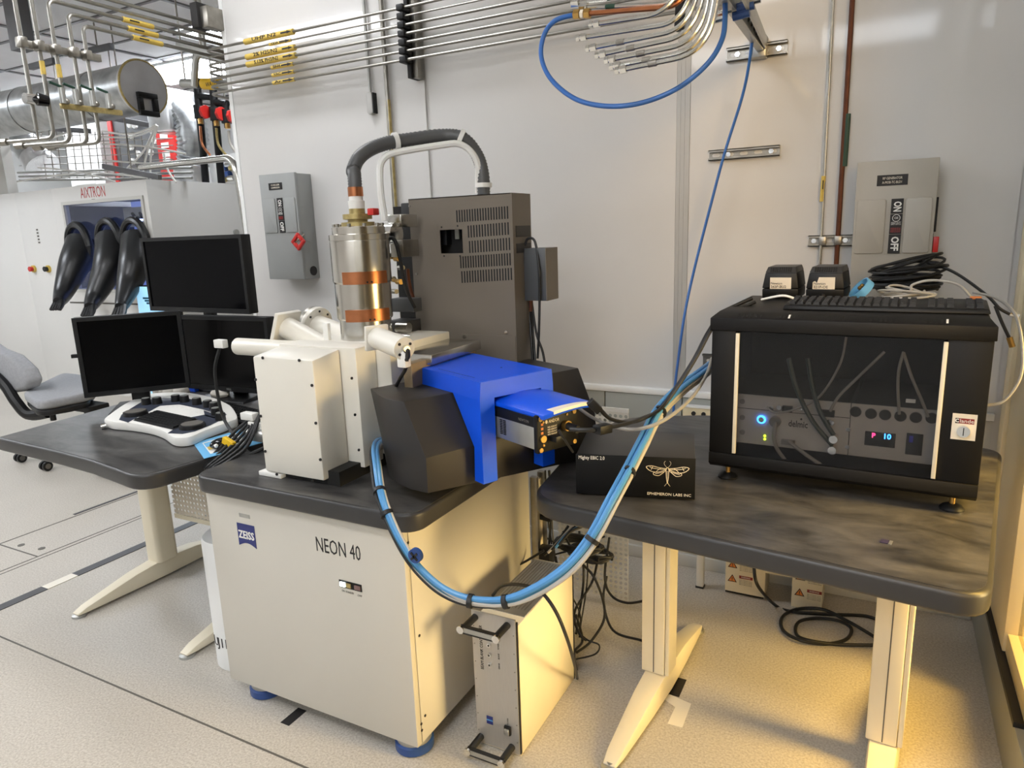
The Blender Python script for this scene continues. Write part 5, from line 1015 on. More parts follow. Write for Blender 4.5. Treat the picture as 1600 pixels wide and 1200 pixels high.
# seven gas lines along the wall
TAGT = ['UHP N2', 'CDA', '2% H2S/N2', '5.13% PH3/N2', 'SiH4', 'VAC', 'Ar']
PLBL = ['topmost', 'second from top', 'third from top', 'middle', 'third from bottom', 'second from bottom', 'lowest']
ZP = [2.392-.0347*k for k in range(7)]
for k in range(7):
    t = thing('gas_pipe', 'thin stainless gas pipe along the back wall, %s of seven' % PLBL[k], 'pipe', (-2.2, 2.70, ZP[k]), group='gas pipes along the wall')
    r = .0062 if k != 1 else .004
    yk_ = 2.70
    pts = [(-3.16, 3.10-.03*k, ZP[k]), (-3.16, yk_, ZP[k]), (-.55, yk_, ZP[k])]
    MB().tube(bent(pts, .06), r, 10).build('tube', 'pipe_steel', t)
    big = k in (0, 2, 3); xa, xb = (-2.86, -2.54) if big else (-2.70, -2.56)
    tgm = MB().cyl((xa, yk_, ZP[k]), (xb, yk_, ZP[k]), r+(.0075 if big else .003), seg=14).build('pipe_tag', 'tag_yellow', t)
    R_ = r+(.0075 if big else .003)
    text(TAGT[k], R_*1.7, T(((xa+xb)/2-(.02 if big else .03), yk_-R_-.0004, ZP[k])) @ FRONT, 'ink', tgm, width=(xb-xa)*(.5 if big else .35), bold=.0003)
    MB().prism([(xb-.07, -.0035), (xb-.03, -.0035), (xb-.03, -.007), (xb, 0), (xb-.03, .007), (xb-.03, .0035), (xb-.07, .0035)], 0, .0006, M=T((0, yk_-R_, ZP[k])) @ FRONT).build('flow_arrow', 'ink', tgm)
ch_ = thing('pipe_clamp_channel', 'vertical steel channel with black clamps holding the wall gas pipes', 'channel', (-1.9, 2.75, 2.1))
B(-1.925, -1.905, 2.73, 2.80, 2.115, 3.19).build('channel', 'slot_dark', ch_, bevel=.002); B(-1.905, -1.880, 2.745, 2.80, 2.115, 3.19).build('channel_flange', 'steel_dull', ch_, bevel=.002)
for k in range(7): B(-1.933, -1.898, 2.682, 2.735, ZP[k]-.0135, ZP[k]+.0135).build('clamp', 'black_plastic', ch_, bevel=.005)
c2 = thing('pipe_clamp_block', 'dark clamp block at the top left end of the wall', 'clamp', (-3.13, 2.74, 2.52)); B(-3.16, -3.10, 2.70, 2.80, 2.50, 2.60).build('block', 'steel_dull', c2, bevel=.004); B(-3.20, -3.15, 2.68, 2.76, 2.50, 2.62).build('bracket', 'ink', c2, bevel=.004)
v1 = thing('wall_conduit', 'thin steel conduit ending in a small sensor on the wall', 'conduit', (-2.18, 2.785, 2.07))
MB().tube([(-2.181, 2.785, 2.09), (-2.181, 2.785, 3.19)], .008, 10).build('conduit', 'alu', v1); MB().prism(rrect(-2.199, -2.163, 1.995, 2.095, .016, 5), 0, .03, M=T((0, 2.80, 0)) @ FRONT).build('sensor', 'alu_strip', v1, bevel=.006); B(-2.164, -2.157, 2.772, 2.80, 2.0, 2.09).build('sensor_back', 'slot_dark', v1)
v2 = thing('copper_conduit', 'tall tarnished copper pipe on the wall behind the steel column', 'pipe', (-2.08, 2.78, .8)); MB().tube([(-2.08, 2.78, .78), (-2.08, 2.78, 3.19)], .011, 12).build('pipe', 'steel_dull', v2); MB().tube([(-2.08, 2.781, .79), (-2.08, 2.781, 2.05)], .0118, 12).build('copper_length', 'zinc_yellow', v2)
v3 = thing('wall_gas_pipe', 'thin steel vertical pipe with yellow tag left of right switch box', 'pipe', (-.215, 2.775, .78)); MB().tube([(-.203, 2.775, .78), (-.223, 2.775, 3.19)], .0055, 10).build('pipe', 'steel', v3)
a, b = Py(1287, 275, 2.775), Py(1284, 315, 2.775); tg_ = MB().cyl(b, a, .0075, seg=10).build('pipe_tag', 'tag_yellow', v3); MB().cyl((a[0], 2.7665, a[2]-.015), (a[0], 2.7665, a[2]-.045), .002, seg=6).build('flow_arrow', 'ink', tg_)
v4 = thing('wall_copper_pipe', 'thin dark copper vertical pipe just left of right switch box', 'pipe', (-.155, 2.775, .78)); MB().tube([(-.152, 2.775, .78), (-.158, 2.775, 3.19)], .0085, 10).build('pipe', 'copper_dark', v4)
a, b = Py(1325, 178, 2.775), Py(1319, 260, 2.775); MB().cyl(b, a, .0098, seg=10).build('green_tag', 'green_dark', v4)
for x in (-.203, -.153): B(x-.012, x+.012, 2.765, 2.80, 1.352, 1.383).build('pipe_clip', 'steel_dull', v3 if x < -.18 else v4, bevel=.002)

# ================================================================== HANGING GAS FITTINGS
gf = thing('fitting_bracket', 'steel angle bracket hanging over the gas fittings at top', 'bracket', Py(1180, 40, 2.5))
pa, pb = Py(1138, -40, 1.75), Py(1200, 72, 2.72)
def barz(p0, p1, w_, h_, par, m, nm): ll = (Vector(p1)-Vector(p0)).length; return MB().box(-w_, w_, -h_, h_, 0, ll, M=frame_to(p0, p1)).build(nm, m, par, bevel=.002)
bar = barz(Py(1120, -30, 1.7), Py(1188, 70, 2.74), .012, .02, gf, 'alu', 'arm'); barz(Py(1155, -30, 1.7), Py(1196, 66, 2.74), .004, .02, gf, 'alu', 'arm_flange')
for k in range(8):
    p = Vector(Py(1120, -30, 1.7)).lerp(Vector(Py(1188, 70, 2.74)), .35+.08*k); MB().ball(tuple(p+Vector((.013, -.012, .0))), .008, 8).build('punched_hole', 'ink', gf)
q = Py(1186, 82, 2.78); B(q[0]-.028, q[0]+.028, 2.74, 2.795, 2.005, 2.075).build('wall_plate', 'galv', gf, bevel=.002); MB().cyl((q[0], 2.74, 2.045), (q[0], 2.72, 2.045), .011, seg=6).build('bolt', 'chrome', gf)
# bent tubes with compression nuts: (nut px, bend px, top px)
TUB = [((935, 37), (1035, 22), (1075, -30), 'steel'), ((915, 58), (1060, 36), (1090, -30), 'steel'), ((930, 74), (1070, 46), (1098, -30), 'steel'), ((945, 84), (1080, 55), (1106, -30), 'steel'),
       ((960, 92), (1090, 66), (1113, -30), 'steel'), ((968, 102), (1098, 76), (1120, -30), 'steel'), ((977, 108), (1104, 82), (1127, -30), 'steel')]
order = ['topmost', 'second', 'third', 'fourth', 'fifth', 'sixth', 'lowest']
for k, (n_, b_, t_, m) in enumerate(TUB):
    Yk = 1.80-.02*k
    t = thing('capped_gas_tube', 'bent steel gas tube with hex nut hanging from above, %s of the fan' % order[k], 'pipe', Py(n_[0], n_[1], Yk), group='capped gas tubes at the top')
    P0, P1, P2 = Py(*n_, Yk), Py(*b_, Yk), Py(*t_, Yk+.02)
    MB().tube(bent([P0, P1, P2, tuple(Vector(P2)+Vector((0.01, 0, .45)))], .075, 8), .0058, 10).build('tube', m, t)
    d = (Vector(P0)-Vector(P1)).normalized(); c = Vector(P0)
    MB().cyl(tuple(c-d*.003), tuple(c+d*.012), .0098, seg=6).build('hex_nut', 'chrome', t); MB().cyl(tuple(c+d*.012), tuple(c+d*.015), .0068, seg=12).build('nut_neck', 'chrome', t); MB().cyl(tuple(c+d*.015), tuple(c+d*.024), .0090, seg=6).build('cap_nut', 'chrome', t)
    if k >= 2: MB().cyl(tuple(c-d*.055), tuple(c-d*.075), .0072, seg=10).build('sleeve', 'steel_dull', t)
for k, (n_, b_, t_, lb) in enumerate((((905, 4), (1040, -14), (1068, -50), 'short steel tube stub cut by the top edge above the copper tube'), ((918, 12), (1050, 6), (1070, -40), 'steel tube with green mark above the copper tube'))):
    t = thing('gas_tube_stub', lb, 'pipe', Py(*n_, 1.84)); P0, P1, P2 = Py(*n_, 1.84), Py(*b_, 1.84), Py(*t_, 1.86)
    MB().tube(bent([P0, P1, P2, tuple(Vector(P2)+Vector((.01, 0, .4)))], .06, 6), .0055, 10).build('tube', 'steel', t); d = (Vector(P0)-Vector(P1)).normalized(); c = Vector(P0)
    MB().cyl(tuple(c), tuple(c+d*.02), .0125, seg=6).build('hex_nut', 'chrome', t); MB().cyl(tuple(c-d*.05), tuple(c-d*.075), .0062, seg=10).build('green_mark', 'green_dark' if k else 'steel', t)
t = thing('copper_tube', 'bright copper tube with brass fittings feeding the blue loop', 'pipe', Py(915, 22, 1.82)); P0, P1, P2 = Py(922, 21, 1.82), Py(1058, 10, 1.82), Py(1085, -30, 1.84)
MB().tube(bent([P0, P1, P2, tuple(Vector(P2)+Vector((.01, 0, .4)))], .05, 6), .0065, 10).build('tube', 'copper', t); d = (Vector(P0)-Vector(P1)).normalized(); c = Vector(P0)
for a, b, r, m in ((0, .015, .0125, 'brass'), (.017, .026, .011, 'sticker'), (.028, .044, .0125, 'brass')): MB().cyl(tuple(c+d*a), tuple(c+d*b), r, seg=6).build('brass_nut', m, t)
bl_ = thing('blue_air_hose', 'thick blue air hose looping below the capped gas tubes', 'hose', Py(950, 166, 1.80))
MB().tube(spline([tuple(c+d*.04), Py(868, 32, 1.80), Py(850, 55, 1.80), Py(846, 90, 1.79), Py(862, 125, 1.78), Py(900, 155, 1.77), Py(950, 166, 1.77), Py(1005, 160, 1.78), Py(1060, 137, 1.79), Py(1105, 100, 1.80), Py(1128, 62, 1.82), Py(1133, 25, 1.84), Py(1132, -20, 1.85)], 10), .0062, 10).build('hose', 'blue_cable', bl_)
bl2 = thing('blue_wall_cable', 'thin blue cable hanging from the bracket down behind the rack', 'cable', Py(1060, 600, 2.6))
MB().tube(spline([Py(1178, 40, 2.5), Py(1172, 90, 2.55), Py(1160, 150, 2.6), Py(1132, 240, 2.62), Py(1108, 330, 2.62), Py(1085, 420, 2.62), Py(1070, 490, 2.6), Py(1060, 560, 2.58), Py(1054, 612, 2.56), Py(1052, 660, 2.55)], 8), .0050, 8).build('cable', 'blue_cable', bl2)
cl_ = thing('valve_cluster', 'cluster of small chrome valves above the bracket at the top edge', 'valves', Py(1160, 5, 2.0))
for k, (x, y) in enumerate(((1130, 18), (1148, 5), (1165, 12), (1175, 2), (1120, 30), (1158, 24))): p = Py(x, y, 1.95); MB().cyl((p[0]-.02, p[1], p[2]), (p[0]+.02, p[1], p[2]+.004), .011, seg=10).build('valve_body', ('steel', 'chrome', 'dark_blue')[k % 3], cl_)
bk_ = barz(Py(1066, -20, 1.9), Py(1062, 48, 1.9), .012, .012, cl_, 'ink', 'holder_bar'); barz(Py(1074, -20, 1.9), Py(1072, 48, 1.9), .005, .012, cl_, 'steel_dull', 'holder_plate')

# ================================================================== GLOVE BOX CABINET, FAR LEFT
AY = 4.10; AZ = 1.985; AX1 = Py(228, 286, AY)[0]
gb = thing('glove_box_cabinet', 'tall white glove box cabinet with red lettering in the far left background', 'cabinet', (-6.9, 4.7, 0))
wx0, wx1, wz1, wz0 = Py(100, 318, AY)[0], Py(221, 311, AY)[0], Py(160, 316, AY)[2], Py(150, 452, AY)[2]
xa = Py(79, 296, AY)[0]; xs_ = Py(16, 301, AY)[0]
B(-9.0, xs_-.006, AY+.04, 5.6, 0, AZ).build('side_cabinet', 'cabinet', gb, bevel=.006)
B(xs_+.006, xa, AY+.03, 5.6, 0, AZ).build('side_cabinet', 'cabinet', gb, bevel=.006)
B(AX1-.03, AX1, AY+.04, 5.6, 0, AZ).build('right_body', 'cabinet', gb); B(xa+.006, AX1-.03, AY+.9, 5.6, 0, AZ).build('rear_body', 'cabinet', gb)
frm = MB().box(xa+.006, AX1, AY, AY+.04, wz1, AZ).box(xa+.006, AX1, AY, AY+.04, 0, wz0).box(xa+.006, wx0, AY, AY+.04, wz0, wz1).box(wx1, AX1, AY, AY+.04, wz0, wz1)
fr_ = frm.build('front_frame', 'cabinet', gb)
tr = MB().box(wx0-.03, wx1+.03, AY-.012, AY, wz1, wz1+.03).box(wx0-.03, wx0, AY-.012, AY, wz0, wz1).box(wx1, wx1+.03, AY-.012, AY, wz0, wz1).box(wx0-.03, wx1+.03, AY-.012, AY, wz0-.03, wz0); tr.build('window_trim', 'cabinet_trim', gb)
B(wx0, wx1, AY+.01, AY+.016, wz0, wz1).build('window_glass', 'box_glass', gb)
B(wx0-.1, wx1+.04, AY+.75, AY+.78, wz0-.1, wz1+.1).build('interior_back', 'glovebox_in_glow', gb); B(wx0-.1, wx1+.04, AY+.05, AY+.78, wz0-.12, wz0-.1).build('interior_floor', 'glovebox_in_glow', gb); B(wx0-.12, wx0-.1, AY+.05, AY+.78, wz0, wz1).build('interior_side', 'panel_grey', gb)
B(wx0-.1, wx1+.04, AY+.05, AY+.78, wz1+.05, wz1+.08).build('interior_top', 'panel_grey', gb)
iv = B(wx0+.42, wx1, AY+.30, AY+.34, wz1-.22, wz1-.04).build('valve_board', 'alu', gb)
for k in range(6): MB().cyl((wx0+.60+.11*k, AY+.29, wz1-.14), (wx0+.64+.11*k, AY+.24, wz1-.10), .014, seg=8).build('valve_handle', 'ink', iv)
for x in (wx0+.92, wx0+1.02): MB().cyl((x, AY+.66, wz0), (x, AY+.66, wz1-.2), .02, seg=10).build('lamp_tube', 'glovebox_tube', gb)
B(wx0+.78, wx0+.86, AY+.55, AY+.74, wz0, wz1-.2).build('interior_column', 'panel_grey', gb); B(wx0+.35, wx0+.72, AY+.70, AY+.74, wz0+.4, wz1-.3).build('interior_door', 'white_paint', gb)
B(wx0+.6, wx1-.1, AY+.3, AY+.5, wz0+.62, wz0+.64).build('glowing_shelf', 'glovebox_tube', gb)  # shelf glows in the tube material though it is no lamp
p = Py(145, 301, AY); text('AIXTRON', .17, T((p[0], AY-.001, p[2])) @ FRONT, 'aix_red', gb, width=Py(165, 301, AY)[0]-Py(126, 301, AY)[0], squash=.8)
p = Py(146, 312, AY); B(p[0]-.025, p[0]+.025, AY-.002, AY, p[2]-.006, p[2]+.006).build('type_plate', 'ink_grey', gb)
for (x, y, m) in ((54, 420, 'red'), (77, 420, 'ink')):
    p = Py(x, y, AY+.03); o = MB().lathe([(.035, 0), (.035, .02)], 20, T((p[0], AY+.03, p[2])) @ RX(90)).build('button_ring', 'tag_yellow', gb); MB().lathe([(.022, .02), (.026, .05), (.02, .055)], 18, T((p[0], AY+.03, p[2])) @ RX(90)).build('push_button', m, o)
for k in range(5): p = Py(58+k*.9, 359+k*5, AY+.03); B(p[0]-.014, p[0]+.014, AY+.027, AY+.03, p[2]-.008, p[2]+.008).build('door_lock', 'ink_grey', gb)
for (x, z) in ((AX1, 1.45), (AX1, 1.62)): pass
for (y_, z_) in ((5.0, 1.52), (5.45, 1.5)): MB().cyl((AX1, y_, z_), (AX1+.02, y_, z_), .03, seg=14).build('cap', 'alu', gb)
for y_ in (5.18, 5.30): B(AX1-.001, AX1+.002, y_-.004, y_+.004, .1, AZ-.02).build('panel_joint', 'seam', gb)
B(xa+.01, wx1+.05, AY-.003, AY, wz0-.14, wz0-.125).build('panel_joint', 'seam', gb)
# black rubber gloves hanging out of the ports
for i, ((rx, ry), pts, lb) in enumerate((((129, 385), [(129, 385), (118, 410), (107, 438), (98, 460), (92, 472)], 'left'), ((177, 380), [(177, 380), (172, 410), (160, 440), (148, 465), (141, 480)], 'middle'), ((217, 380), [(217, 382), (212, 410), (203, 440), (196, 462), (189, 480)], 'right'))):
    t = thing('rubber_glove', 'black rubber glove sleeve hanging from the glove box window, %s one' % lb, 'glove', Py(*pts[-1], AY-.2), group='gloves of the glove box')
    c = Py(rx, ry, AY); ring = MB()
    cc = [(c[0]+.16*math.cos(a), AY-.035, c[2]+.20*math.sin(a)) for a in [k*math.pi/14 for k in range(29)]]; ring.tube(cc, .035, 10).build('port_ring', 'glove', t)
    P = [Vector(Py(x, y, AY-.02-.10*j)) for j, (x, y) in enumerate(pts)]; P = [Vector(c)+Vector((0, .02, 0))]+P[1:]
    sp = spline([tuple(p) for p in P], 6); n = len(sp); MB().tube(sp, .1, 18, radii=[.168*(1-.72*(k/(n-1))**.95) for k in range(n)]).build('sleeve', 'glove', t, angle=60)
    e = Vector(sp[-1]); d = (e-Vector(sp[-4])).normalized(); r_ = random.Random(i)
    for k in range(5): a = -60+30*k; o = e+Vector((.035*math.sin(math.radians(a))*1.4, 0, 0)); MB().tube([tuple(o-d*.02), tuple(o+d*.05+Vector((.02*math.sin(math.radians(a)), 0, -.01))), tuple(o+d*(.10+.02*r_.random())+Vector((.03*math.sin(math.radians(a)), -.01, -.02)))], .022, 8, radii=[.024, .02, .013]).build('finger', 'glove', t)

# ================================================================== PIPES AND DUCTS, UPPER LEFT
# vertical drops with elbow bends
DL = ['nearest', 'second nearest', 'third', 'second from the right', 'rightmost']
XD = -3.30
DP = [((20, 0), (34, 66), (52, 148), (58, 200)), ((48, 0), (61, 72), (78, 160), (86, 212)), ((76, 8), (87, 78), (99, 150), (112, 218)), ((107, 22), (115, 82), (128, 160), (138, 220)), ((131, 42), (136, 87), (150, 160), (163, 220))]
for k, pts in enumerate(DP):
    t = thing('drop_pipe', 'steel gas pipe dropping from the ceiling run, %s of five' % DL[k], 'pipe', Px(*pts[2], XD), group='dropping gas pipes')
    y_ = Px(*pts[1], XD)[1]; zt_ = Px(131, 40, XD)[2]+.036*(4-k); zb_ = Px(*pts[3], XD)[2]
    ppp = [(XD, 3.0, zt_), (XD, y_, zt_), (XD, y_, zb_-.01)]
    if k: ppp += [(XD-.22, y_-.08, zb_-.015)]
    MB().tube(bent(ppp, .035, 6), .0088, 10).build('tube', 'pipe_steel', t)
    B(XD-.022, XD+.022, y_-.016, y_+.016, Px(*pts[1], XD)[2]-.022, Px(*pts[1], XD)[2]+.022).build('clamp', 'steel_dull', t, bevel=.006)
    if k in (1, 2): z = Px(*pts[1], XD)[2]-.06; MB().cyl((XD, y_, z), (XD, y_, z-.055), .0105, seg=10).build('pipe_tag', 'tag_yellow', t)
    if k >= 2: ya = 2.33+.02*k; o = MB().cyl((XD, ya, zt_), (XD, ya+.16, zt_), .0125, seg=10).build('pipe_tag', 'tag_yellow', t); B(XD+.0115, XD+.0135, ya+.03, ya+.08, zt_-.003, zt_+.003).build('flow_arrow', 'ink', o)
    if k:
        p = (XD-.22, y_-.08, zb_-.015); MB().cyl(p, (p[0]-.04, p[1]-.015, p[2]), .016, seg=8).build('pipe_union', 'steel_dull', t)
    else: MB().cyl((XD, y_, zb_), (XD, y_, zb_-.05), .004, seg=8).build('thin_end', 'steel_dull', t)
t = thing('clamp_rail', 'dark steel rail holding the five dropping pipes', 'rail', Px(88, 78, XD)); a, b = Px(28, 66, XD-.02), Px(142, 88, XD-.02); barz((XD-.03, a[1], a[2]), (XD-.03, b[1]+.05, b[2]), .012, .016, t, 'steel_dull', 'rail')
t = thing('valve_rail', 'tan rail with four small steel valves below the dropping pipes', 'valves', Px(140, 168, XD)); a, b = Px(95, 165, XD+.03), Px(190, 177, XD+.03); barz(a, b, .010, .012, t, 'zinc_yellow', 'rail')
for (x, y) in ((99, 158), (120, 160), (146, 162), (171, 166)):
    p = Px(x, y, XD+.04); o = MB().cyl((p[0], p[1], p[2]-.01), (p[0], p[1], p[2]+.055), .013, seg=12).build('valve_body', 'alu', t); MB().ball((p[0]+.005, p[1]+.012, p[2]), .013, 10).build('valve_end', 'steel_dull', o)
    MB().tube([(p[0], p[1], p[2]+.06), (p[0], p[1]-.05, p[2]+.072)], .006, 8).build('valve_lever', 'green_dark', o)
p = Px(50, 155, XD+.03); t = thing('pressure_regulator', 'chrome regulator with black knob on the left pipe', 'regulator', p); MB().cyl((p[0], p[1]-.03, p[2]), (p[0], p[1]+.01, p[2]), .022, seg=18).build('body', 'chrome', t); MB().cyl((p[0]+.02, p[1]+.01, p[2]), (p[0]+.03, p[1]+.05, p[2]-.005), .028, .022, seg=18).build('knob', 'black_gloss', t); MB().ball((p[0]+.03, p[1]+.04, p[2]-.002), .012, 8).build('knob_cap', 'dark_blue', t)

# large duct with round end
DX = -4.7; cD = Px(225, 137, DX); rD = abs(Px(225, 95, DX)[2]-Px(225, 179, DX)[2])/2
du = thing('ventilation_duct', 'large galvanised duct ending in a round cap with black handle', 'duct', cD)
MB().cyl((DX-.03, cD[1], cD[2]), (DX-4.2, cD[1], cD[2]), rD*.93, seg=40).build('duct', 'galv', du)
for k in range(4): MB().cyl((DX-.9*k-.5, cD[1], cD[2]), (DX-.9*k-.53, cD[1], cD[2]), rD*.955, seg=40).build('duct_seam', 'galv', du)
mat('cap_grey', (190, 190, 192), .4, .3, var=.1, scale=8)
MB().cyl((DX-.035, cD[1], cD[2]), (DX+.0, cD[1], cD[2]), rD, seg=48).build('end_cap', 'cap_grey', du); MB().tube([(DX-.005, cD[1]+rD*math.cos(a), cD[2]+rD*math.sin(a)) for a in [k*math.pi/24 for k in range(49)]], .008, 8).build('cap_rim', 'zinc_yellow', du)
h = MB(); hc = Px(229, 161, DX); 
for a in ((-.075, .075, .03, .065), (-.075, .075, -.09, -.055), (-.075, -.04, -.055, .03), (.04, .075, -.055, .03)): h.box(DX, DX+.03, hc[1]+a[0], hc[1]+a[1], hc[2]+a[2], hc[2]+a[3])
h.build('handle', 'black_plastic', du, bevel=.004)
# flexible duct coming down on the right
fd = thing('flexible_duct', 'ribbed silver flexible duct bending down onto the glove box', 'duct', Py(301, 285, 5.35))
pts = spline([Py(262, 165, 5.35), Py(283, 172, 5.35), Py(297, 195, 5.35), Py(302, 228, 5.35), Py(301, 258, 5.35), Py(300, 284, 5.35)], 10)
MB().tube(pts, .12, 22, radii=[.150+.016*(i % 2) for i in range(len(pts))]).build('hose', 'galv', fd, angle=70)
q = Py(272, 172, 5.3); MB().box(q[0]-.26, q[0]+.10, 5.15, 5.55, q[2]-.22, q[2]+.20).build('foil_box', 'foil', fd, bevel=.03); p = Py(301, 275, 5.35); MB().cyl((p[0], p[1], AZ+.06), (p[0], p[1], AZ+.24), .185, seg=24).build('foil_collar', 'foil', fd); MB().cyl((p[0], p[1], AZ), (p[0], p[1], AZ+.07), .17, seg=24).build('spigot', 'cabinet', fd)
ld = thing('slanted_duct', 'steel duct elbow slanting down at the far left', 'duct', Py(60, 250, 4.3)); MB().tube(spline([Py(-30, 170, 4.7), Py(5, 190, 4.7), Py(30, 215, 4.7), Py(55, 245, 4.7)], 6), .15, 24).build('duct', 'galv', ld); MB().tube([Py(55, 245, 4.7), Py(68, 262, 4.7)], .165, 20, radii=[.16, .18]).build('foil_wrap', 'foil', ld)
lp_ = thing('steel_post', 'grey steel ceiling post at the far left edge', 'post', Py(10, 40, 3.2)); a, b = Py(4, -40, 3.2), Py(14, 80, 3.2); B(a[0]-.06, a[0]+.08, 3.2, 3.3, b[2], ZC).build('post', 'panel_grey', lp_); 
a, b = Py(2, 250, 4.2), Py(8, 170, 4.2); t = thing('cabinet_column', 'pale grey column rising beside the slanted duct', 'column', (a[0], 4.25, a[2])); B(a[0]-.3, a[0]+.02, 4.2, 4.3, AZ, ZC).build('column', 'cabinet_trim', t); B(a[0]-.3, a[0]+.025, 4.195, 4.2, b[2]-.35, b[2]-.34).build('joint', 'seam', t)
# ceiling channels
for k, ((x0, y0), (x1, y1), Y, lb) in enumerate((((48, 105), (85, 95), 3.6, 'dark channel end at the upper left'), ((130, 82), (175, 72), 3.9, 'dark ceiling channel above the duct'), ((140, 178), (230, 195), 4.4, 'dark channel below the duct'), ((278, 72), (352, 92), 3.2, 'round steel conduit near the wall end'), ((60, 200), (140, 205), 4.2, 'grey cable channel behind the dropping pipes'), ((162, 260), (250, 277), 4.0, 'grey angle bar above the glove box'))):
    t = thing('support_channel', lb, 'channel', Py(x0, y0, Y)); barz(Py(x0, y0, Y), Py(x1, y1, Y), .018, .022, t, 'panel_grey' if k not in (3,) else 'alu', 'channel'); p = Py((x0+x1)/2, (y0+y1)/2, Y); MB().cyl(p, (p[0], p[1], ZC), .006, seg=8).build('hanger_rod', 'steel_dull', t)
hr = thing('stainless_rail', 'bent stainless rail tube at the end of the wall', 'rail', Py(385, 375, 3.3)); MB().tube(bent([Py(220, 262, 3.6), Py(290, 254, 3.5), Py(366, 246, 3.3), Py(388, 375, 3.3), (Py(388, 375, 3.3)[0]+.03, 3.3, 0.0)], .12, 8), .022, 12).build('tube', 'steel', hr); MB().cyl(Py(388, 372, 3.3), Py(388, 378, 3.3), .03, seg=12).build('end_fitting', 'chrome', hr)
# black plumbing with red valves
for k, (x, ytop, yv, yb, lb) in enumerate(((308, 135, 175, 287, 'left'), (333, 140, 178, 288, 'middle'), (352, 160, 182, 200, 'right'))):
    t = thing('valve_pipe', 'black plastic pipe with red valve handle, %s of three' % lb, 'pipe', Py(x, yb, 5.0), group='black valve pipes')
    YV = 5.0; p0, p1 = Py(x, ytop, YV), Py(x+(yb-ytop)*.09, yb, YV); p1 = (p1[0], p1[1], AZ) if k < 2 else p1
    MB().tube([p0, p1], .036 if k < 2 else .030, 12).build('pipe', 'black_plastic', t)
    v = Py(x+(yv-ytop)*.09, yv, YV-.03); MB().cyl((v[0], v[1], v[2]-.06), (v[0], v[1], v[2]+.06), .052, seg=12).build('valve_body', 'black_plastic', t)
    q = Py(x+8+(yv-ytop)*.09, yv, YV-.08); hd = MB().cyl((q[0]-.005, q[1], q[2]), (q[0]+.025, q[1], q[2]), .062, seg=8).build('valve_handle', 'red', t)
    MB().cyl((v[0], v[1], v[2]-.06), (v[0], v[1], v[2]-.11), .025, seg=10).build('brass_end', 'brass', t)
    if k < 2: MB().tube(bent([Py(x+3, 150 if k == 0 else 160, YV), Py(x+28 if k == 0 else x+22, 152 if k == 0 else 162, YV)], .05), .032, 10).build('branch', 'black_plastic', t)
    MB().tube(spline([Py(x+5, yv+22, YV-.05), Py(x+8, 225, YV-.05), Py(x+20, 242, YV-.05)], 6), .012, 8).build('tail_tube', ('copper', 'zinc_yellow', 'grey_hose')[k], t)
    MB().cyl(p0, (p0[0], p0[1], ZC), .008, seg=8).build('hanger_rod', 'steel_dull', t)
yp = thing('yellow_tagged_pipe', 'grey horizontal pipe with wide yellow tag at the wall end', 'pipe', Py(320, 130, 3.5)); a, b = Py(285, 130, 3.5), Py(362, 133, 3.5); MB().cyl(a, b, .03, seg=16).build('pipe', 'alu', yp); tg_ = MB().cyl(Py(318, 131, 3.5), Py(345, 132, 3.5), .036, seg=16).build('pipe_tag', 'yellow', yp); p = Py(331, 131, 3.46); text('WATER', .04, T(p) @ FRONT, 'ink', tg_, width=.12); MB().cyl(Py(310, 130, 3.5), Py(318, 131, 3.5), .034, seg=14).build('coupling', 'black_plastic', yp)
for x_ in (290, 356): p = Py(x_, 131, 3.5); MB().cyl(p, (p[0], p[1], ZC), .006, seg=8).build('hanger_rod', 'steel_dull', yp)
bp_ = thing('bent_conduit', 'pale bent conduit curving down beside the duct cap', 'conduit', Py(305, 130, 3.4)); p = Py(318, 80, 3.4); MB().tube(bent([(p[0], p[1], ZC), p, Py(306, 88, 3.4), Py(303, 135, 3.4)], .1), .022, 10).build('conduit', 'alu', bp_)
# red and grey gas panel
rp = thing('gas_control_board', 'red and dark grey gas panel behind the glove box top', 'panel', Py(225, 270, 5.65)); YR = 5.65
q = [Py(172, 188, YR), Py(272, 200, YR), Py(272, 285, YR), Py(182, 285, YR)]
B(q[0][0], Py(243, 190, YR)[0], YR, YR+.06, AZ, q[0][2]).build('grey_face', 'panel_grey', rp); B(q[0][0]-.04, q[0][0]+.03, YR-.02, YR+.06, AZ, q[0][2]).build('red_edge', 'red_panel', rp); B(Py(243, 190, YR)[0], q[1][0], YR-.02, YR+.06, AZ, q[0][2]-.02).build('red_face', 'red_panel', rp)
for (x, y) in ((202, 195), (210, 196), (205, 212), (204, 230), (215, 240), (235, 238), (207, 252), (238, 205), (241, 220)): p = Py(x, y, YR-.02); MB().cyl((p[0], YR-.03, p[2]), (p[0], YR+.0, p[2]), .035, seg=14).build('gauge', 'print_white', rp)
for (x, y) in ((255, 213), (257, 227), (259, 241), (260, 251)): p = Py(x, y, YR-.03); B(p[0]-.06, p[0]+.06, YR-.03, YR-.02, p[2]-.03, p[2]+.03).build('label', 'print_white', rp)
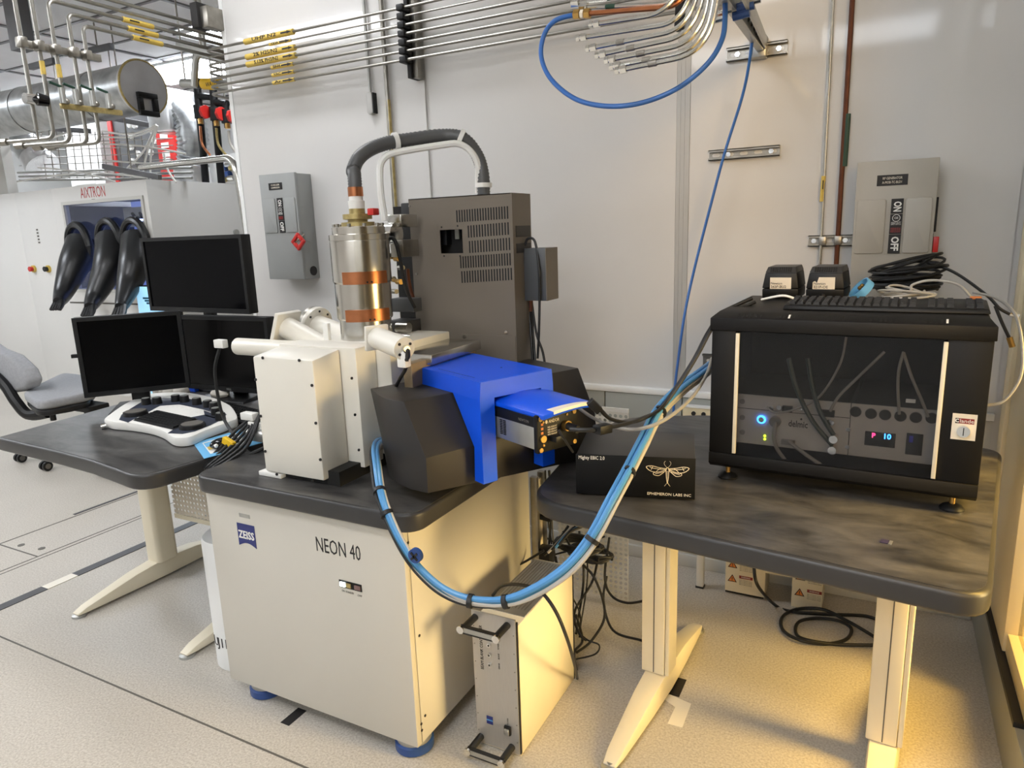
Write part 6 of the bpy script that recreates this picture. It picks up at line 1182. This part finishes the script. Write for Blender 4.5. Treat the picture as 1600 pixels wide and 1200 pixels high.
# white wires and mesh tray over the cabinet
wm = thing('wire_mesh_tray', 'thin wire mesh cable tray over the glove box cabinet', 'cable tray', Py(140, 260, 4.6)); 
MS = MB()
for k in range(16): x = 40+12*k; MS.tube([Py(x, 205, 4.7), Py(x+9, 282, 4.7)], .005, 5)
for k in range(7): MS.tube([Py(30, 215+11*k, 4.7), Py(270, 205+11*k, 4.7)], .005, 5)
MS.build('mesh', 'steel_dull', wm)
for k in range(3): MB().tube([Py(28+k*2, 270+k*6, 4.5), Py(300, 262+k*8, 4.5)], .012, 8).build('tray_rail', 'alu', wm)
WL = [[(160, 205), (200, 210), (228, 203), (244, 195)], [(160, 214), (205, 214), (235, 204), (244, 195)], [(244, 195), (225, 235), (200, 262)], [(245, 196), (232, 230), (222, 275)], [(246, 196), (236, 240), (235, 280)], [(160, 225), (220, 228), (290, 240)], [(160, 250), (230, 255), (290, 250)], [(20, 285), (80, 275), (150, 270), (230, 278)], [(60, 262), (120, 268), (180, 284)], [(256, 240), (262, 265), (275, 285)], [(20, 225), (60, 222), (110, 205)]]
ORD = ['upper', 'second', 'steep', 'forked', 'straight', 'level', 'lower level', 'long low', 'crossing', 'short dangling', 'far left']
for k, pts in enumerate(WL): tag(MB().tube(spline([Py(x, y, 4.35) for x, y in pts], 6), .009, 6).build('white_wire', 'white_plastic'), '%s white wire strung above the glove box cabinet' % ORD[k], 'wire', 'white wires over the glove box')
pn = thing('far_wall_box', 'bright white equipment case behind the wire mesh', 'case', Py(130, 280, 5.62)); a, b = Py(95, 185, 5.75), Py(165, 285, 5.75); B(a[0], b[0], 5.75, 6.2, b[2]-.2, a[2]).build('case', 'white_paint', pn); B(a[0]+.1, b[0]-.2, 5.745, 5.75, b[2], a[2]-.2).build('front_door', 'cabinet', pn)
cpn = thing('pipe_manifold', 'small manifold with blue handles beside the stainless rail', 'manifold', Py(355, 285, 5.45))
for k, (x, y) in enumerate(((350, 262), (358, 258), (364, 262), (355, 272), (362, 278), (348, 280))): p = Py(x, y, 5.4); MB().cyl((p[0]-.04, p[1], p[2]), (p[0]+.04, p[1], p[2]), .032, seg=10).build('valve', ('dark_blue', 'steel', 'zinc_yellow')[k % 3], cpn)
a = Py(358, 290, 5.45); B(a[0]-.18, a[0]+.18, 5.44, 5.5, AZ, a[2]+.32).build('back_plate', 'cabinet', cpn)
print('OBJECTS', len(bpy.data.objects))
